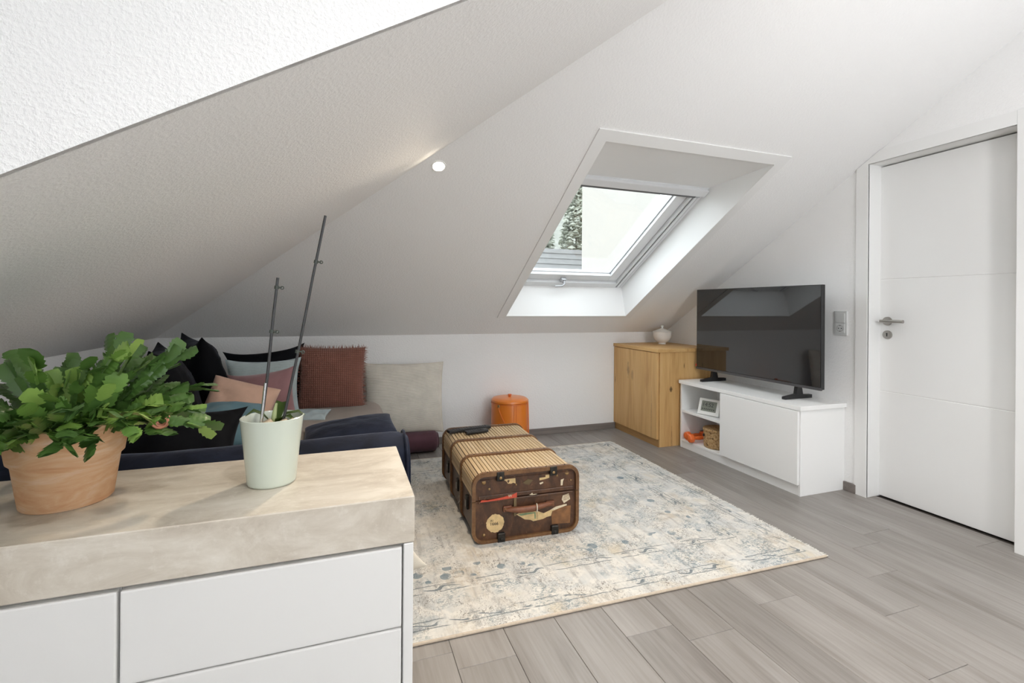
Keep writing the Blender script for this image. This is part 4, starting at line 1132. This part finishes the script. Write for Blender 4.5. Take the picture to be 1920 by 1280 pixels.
# ------------------------------------------------------------------ sage pot with orchid stakes
M_SAGE = plain('pale_sage_glaze', (.56, .61, .53), .16, coat=.35)
sx_, sy_ = -.172, 1.372
pot = thing('orchid_pot', (sx_, sy_, WZ + .0005), 'pale sage ceramic pot with a bare orchid and two dark stakes', 'plant pot')
b = BM()
lathe(b, [(0, 0), (.054, 0), (.0575, .003), (.058, .006), (.0655, .085), (.0745, .166), (.0748, .169), (.0725, .1705), (.0705, .168), (.064, .10), (0, .098)], 64, (sx_, sy_, WZ + .0005))
obj('pot', b, M_SAGE, pot, 40)
b = BM(); rb = random.Random(5)
M_BARK = plain('orchid_bark', (.10, .065, .04), .95, var=.4, vscale=60, bmp=.5, bscale=80)
lathe(b, [(0, .142), (.05, .141), (.0665, .138)], 40, (sx_, sy_, WZ)); obj('substrate', b, M_BARK, pot)
b = BM(); ball(b, (0, 0, 0), .012, .008, .007, 7, 5); chunk = finish(b, 'bark_chip', M_BARK)
for i in range(22):
    a, rr = rb.random() * 6.28, .058 * sqrt(rb.random()); o = place('bark_chip', chunk, pot, (rr * cos(a), rr * sin(a), .1425 + .004 * rb.random()), (rb.random(), rb.random(), rb.random() * 6)); s = .6 + .7 * rb.random(); o.scale = (s, s, s)
M_ROOT = plain('dry_pale_root', (.60, .48, .34), .8, var=.2, vscale=80)
for (x, y, r_) in ((-.006, -.035, .017), (.030, -.032, .014), (.045, -.028, .011), (.058, -.018, .009)):
    b = BM(); zz = WZ + .150
    tube(b, [(sx_ + x - .008, sy_ + y, zz - .006), (sx_ + x - .002, sy_ + y, zz + .006), (sx_ + x + .004, sy_ + y + .004, zz + .012), (sx_ + x + .012, sy_ + y + .008, zz + .004)], [r_ * .5, r_ * .8, r_ * .6, r_ * .25], 8); obj('dry_sheath', b, M_ROOT, pot, 50)
M_OLEAF = plain('orchid_leaf', (.085, .15, .03), .35, var=.2, vscale=20)
def bladed(pts, wid, th=.0022):
    b = BM(); L = []; 
    for i, (p, w_) in enumerate(zip(pts, wid)):
        p = Vector(p); t_ = (Vector(pts[min(i + 1, len(pts) - 1)]) - Vector(pts[max(i - 1, 0)])).normalized()
        side = t_.cross(Vector((0, 0, 1)));
        if side.length < .05: side = Vector((1, 0, 0))
        side.normalize(); up_ = side.cross(t_)
        L.append([b.verts.new(p + side * w_ * k + up_ * (abs(k) * w_ * .25) + up_ * th * s_) for k in (-1, -.5, 0, .5, 1) for s_ in (0,)] )
    for A_, B_ in zip(L, L[1:]):
        for k in range(4): b.faces.new((A_[k], A_[k + 1], B_[k + 1], B_[k]))
    bmesh.ops.solidify(b, geom=b.faces[:], thickness=th)
    return b
for pts, wid in (([(0, 0, .15), (-.022, -.006, .176), (-.042, -.010, .186), (-.060, -.012, .176)], [.007, .018, .020, .005]),
                 ([(.008, .004, .15), (.016, .02, .186), (.020, .03, .200), (.026, .042, .184)], [.008, .016, .016, .004]),
                 ([(.012, 0, .150), (.034, .004, .172), (.060, .004, .176), (.078, .004, .166)], [.009, .016, .015, .004]),
                 ([(.014, -.004, .150), (.022, -.016, .166), (.038, -.022, .172), (.052, -.026, .164)], [.009, .017, .015, .005])):
    b = bladed([(sx_ + x, sy_ + y, WZ + z) for x, y, z in pts], wid); obj('leaf', b, M_OLEAF, pot, 60)
b = BM(); tube(b, [(sx_ + .002, sy_ - .012, WZ + .14), (sx_ + .006, sy_ - .010, WZ + .18), (sx_ + .010, sy_ - .008, WZ + .205)], [.0075, .006, .003], 8); obj('flower_stem', b, plain('pale_green_stem', (.36, .42, .20), .5), pot, 50)
M_STAKE = plain('dark_grey_stake', (.045, .045, .047), .4, .3)
M_CLIP = plain('dark_clip', (.05, .06, .05), .5)
M_CHROME = plain('bare_steel_tube', (.55, .55, .56), .25, 1.0)
def stake(p0, p1, clips, bare):
    p0, p1 = Vector(p0), Vector(p1)
    b = BM(); tube(b, [p0, p0.lerp(p1, .35) + Vector((.002, 0, 0)), p0.lerp(p1, .7), p1], .0036, 10); o = obj('stake', b, M_STAKE, pot, 50)
    for f_ in clips:
        c_ = p0.lerp(p1, f_); b = BM(); d = (p1 - p0).normalized()
        tube(b, [c_ - d * .004, c_ + d * .004], .0056, 10); tube(b, [c_ + Vector((.004, -.002, 0)), c_ + Vector((.012, -.003, -.001))], .0022, 8)
        tube(b, [c_ + Vector((.013, -.003, -.001)) + .0036 * Vector((cos(a), 0, sin(a))) for a in [2 * pi * k / 10 for k in range(10)]], .0015, 6, closed=True)
        obj('clip', b, M_CLIP, o, 50)
    if bare:
        b = BM(); tube(b, [p0 + (p1 - p0) * .0, p0.lerp(p1, .30)], .0042, 10); obj('metal_sleeve', b, M_CHROME, o, 50)
stake((-.194, 1.335, WZ + .148), (-.1585, 1.345, 1.2085), (.935, .64), True)
stake((-.146, 1.345, WZ + .150), (-.0465, 1.352, 1.376), (.775, .345), False)

# ------------------------------------------------------------------ Christmas cactus in a terracotta pot
mt_, nt, bs = new_mat('chalky_terracotta')
v = coords(nt, (1, 1, 4)); f = noise_tex(nt, v, 7, 5, .65, .8)
c = ramp(nt, f, [(.32, (.52, .275, .14)), (.50, (.60, .37, .215)), (.64, (.65, .46, .315)), (.78, (.72, .58, .46))])
nt.links.new(c, bs.inputs['Base Color']); bs.inputs['Roughness'].default_value = .85; bs.inputs['Specular IOR Level'].default_value = .2
bump(nt, bs, f, .15, .004)
tx, ty = -.603, 1.392
cac = thing('potted_cactus', (tx, ty, WZ + .0005), 'bushy green Christmas cactus in a chalky terracotta pot', 'potted plant')
b = BM()
lathe(b, [(0, 0), (.080, 0), (.0835, .004), (.096, .098), (.0995, .102), (.1035, .106), (.114, .176), (.114, .182), (.1105, .184), (.106, .182), (.0985, .13), (0, .128)], 72, (tx, ty, WZ + .0005))
obj('pot', b, mt_, cac, 40)
b = BM(); lathe(b, [(0, .152), (.06, .15), (.1005, .146)], 40, (tx, ty, WZ)); obj('soil', b, plain('dark_soil', (.03, .02, .014), 1, bmp=.6, bscale=120), cac)
mc_, nt, bs = new_mat('cactus_green')
oi = N(nt, 'ShaderNodeObjectInfo'); f = noise_tex(nt, coords(nt), 40, 3)
c = ramp(nt, oi.outputs['Random'], [(0, (.06, .13, .03)), (.35, (.10, .205, .042)), (.7, (.165, .305, .055)), (1, (.30, .45, .10))])
c = mix(nt, math_(nt, 'MULTIPLY', f, .35), c, (.05, .10, .03))
nt.links.new(c, bs.inputs['Base Color']); bs.inputs['Roughness'].default_value = .33
try:
    bs.inputs['Subsurface Weight'].default_value = 0.0
except KeyError: pass
def segment_mesh(seed):
    """a flat jointed stem segment, 1 long along +Y, toothed sides, claws at the tip, raised midrib"""
    r = random.Random(seed)
    side = [(.06, 0), (.15, .07), (.27, .22), (.31, .30), (.235, .34), (.30, .47), (.35, .56), (.265, .60), (.31, .70), (.345, .82), (.27, .84), (.27, .95), (.225, 1.07), (.16, .93), (.08, .90)]
    side = [(x * (1 + .12 * (r.random() - .5)), y) for x, y in side]
    b = BM(); bend = .10 * (r.random() - .3)
    rows = []
    for x, y in side:
        z = bend * (y ** 2)
        e = .012
        rows.append([b.verts.new((-x, y, z - .03)), b.verts.new((-x * .5, y, z + .03)), b.verts.new((0, y, z + .075)), b.verts.new((x * .5, y, z + .03)), b.verts.new((x, y, z - .03)),
                     b.verts.new((0, y, z - .055))])
    for A_, B_ in zip(rows, rows[1:]):
        for k in range(4): b.faces.new((A_[k], A_[k + 1], B_[k + 1], B_[k]))
        b.faces.new((A_[0], B_[0], B_[5], A_[5])); b.faces.new((A_[5], B_[5], B_[4], A_[4]))
    b.faces.new((rows[0][0], rows[0][5], rows[0][4], rows[0][3], rows[0][2], rows[0][1]))
    b.faces.new((rows[-1][0], rows[-1][1], rows[-1][2], rows[-1][3], rows[-1][4], rows[-1][5]))
    return finish(b, 'leaf_segment', mc_, 50)
SEG = [segment_mesh(s) for s in range(5)]
rc = random.Random(21)
chains = []
def grow(p, d, n_, ln, droop, depth=0):
    """returns list of (matrix, length)"""
    out = []
    for i in range(n_):
        L_ = ln * (.85 + .3 * rc.random())
        y_ = d.normalized(); upv = Vector((0, 0, 1)) + Vector((rc.random() - .5, rc.random() - .5, 0)) * 2.4
        z_ = upv - y_ * upv.dot(y_)
        if z_.length < .2: z_ = Vector((rc.random() - .5, rc.random() - .5, .3)); z_ -= y_ * z_.dot(y_)
        z_.normalize(); x_ = y_.cross(z_)
        W_ = L_ * (1.15 + .40 * rc.random())
        M4 = Matrix(((x_.x * W_, y_.x * L_, z_.x * L_, p.x), (x_.y * W_, y_.y * L_, z_.y * L_, p.y), (x_.z * W_, y_.z * L_, z_.z * L_, p.z), (0, 0, 0, 1)))
        out.append((M4, p.copy(), L_))
        p = p + y_ * L_ * .93
        d = (d + Vector((0, 0, -droop * (.7 + .6 * rc.random()))) + Vector((rc.random() - .5, rc.random() - .5, (rc.random() - .5) * .5)) * .42).normalized()
        if depth == 0 and i == n_ - 3 and rc.random() < .85:
            d3 = (d + Vector((rc.random() - .5, rc.random() - .5, rc.random() * .5)) * 1.3).normalized()
            out += grow(p.copy(), d3, 2, ln, droop, 1)
    return out
allseg = []
NST = 66
for i in range(NST):
    a = 2 * pi * i / NST * 1.0 + rc.random() * .25
    el = radians(rc.choice((0, 10, 20, 30, 42, 55, 70)) + rc.random() * 14)
    rr = .02 + .045 * rc.random()
    p = Vector((rr * cos(a), rr * sin(a), .150))
    d = Vector((cos(a) * cos(el), sin(a) * cos(el), sin(el) + .25))
    n_ = 5 + int(rc.random() * 3.0)
    if el > radians(60): n_ -= 1
    allseg += grow(p, d, n_, .043, .17 if el < radians(35) else .13)
for i in range(34):
    a = -pi * .85 + pi * 1.25 * (i + rc.random()) / 34
    el = radians(4 + 26 * rc.random()); rr = .055 + .03 * rc.random()
    allseg += grow(Vector((rr * cos(a), rr * sin(a), .168)), Vector((cos(a) * cos(el), sin(a) * cos(el), sin(el) + .2)), 4 + int(rc.random() * 2.6), .043, .20)
def ok_seg(M4):
    m = M4 @ Vector((0, .6, 0)); tip = M4 @ Vector((0, 1, 0))
    for q in (m, tip):
        if q.z + WZ > ZK + SL * (q.x + tx - XL) - .02: return False
        if math.hypot(q.x, q.y) < .118 and .0 < q.z < .125: return False
        if q.z < .01: return False
    r_ = math.hypot(tip.x, tip.y)
    return not (q.z < .18 and r_ < .112 and q.z < .14)
allseg = [s for s in allseg if ok_seg(s[0])]
# the ones nearest the camera and on the outside show largest
allseg.sort(key=lambda s: (s[0] @ Vector((0, .5, 0)) + Vector((tx, ty, WZ)) - EYE).length - 1.2 * math.hypot(s[1].x, s[1].y) * 0)
inner = allseg[298:]
for k, (M4, p, L_) in enumerate(allseg[:298]):
    place('leaf_segment', SEG[k % 5], cac, None, mat4=M4)
if inner:
    b = BM()
    for k, (M4, p, L_) in enumerate(inner):
        me = SEG[k % 5].copy(); me.transform(M4); b.from_mesh(me); bpy.data.meshes.remove(me)
    me = bpy.data.meshes.new('foliage'); 
    for f_ in b.faces: f_.smooth = True
    b.to_mesh(me); b.free(); me.materials.append(mc_)
    o = place('foliage', me, cac, (0, 0, 0)); o['kind'] = 'stuff'
print('cactus segments', len(allseg))
# withered bloom hanging at the right
b = BM(); fc = Vector((-.3935, 1.300, .8717))
for k in range(9):
    a0 = pi * .62 + k * .04; off_ = Vector(((rc.random() - .5) * .006, (rc.random() - .5) * .012, (rc.random() - .5) * .004)); rr = .0115 + .004 * rc.random()
    pts = [fc + off_ + Vector((rr * cos(a0 + 4.6 * j / 8), 0, rr * sin(a0 + 4.6 * j / 8))) for j in range(9)]
    tube(b, pts, [.0012 + .002 * sin(pi * j / 8) for j in range(9)], 6)
obj('withered_bloom', b, plain('withered_petal', (.52, .22, .14), .6, var=.3, vscale=90), cac, 60, 'withered pale orange flower curled into a ring')
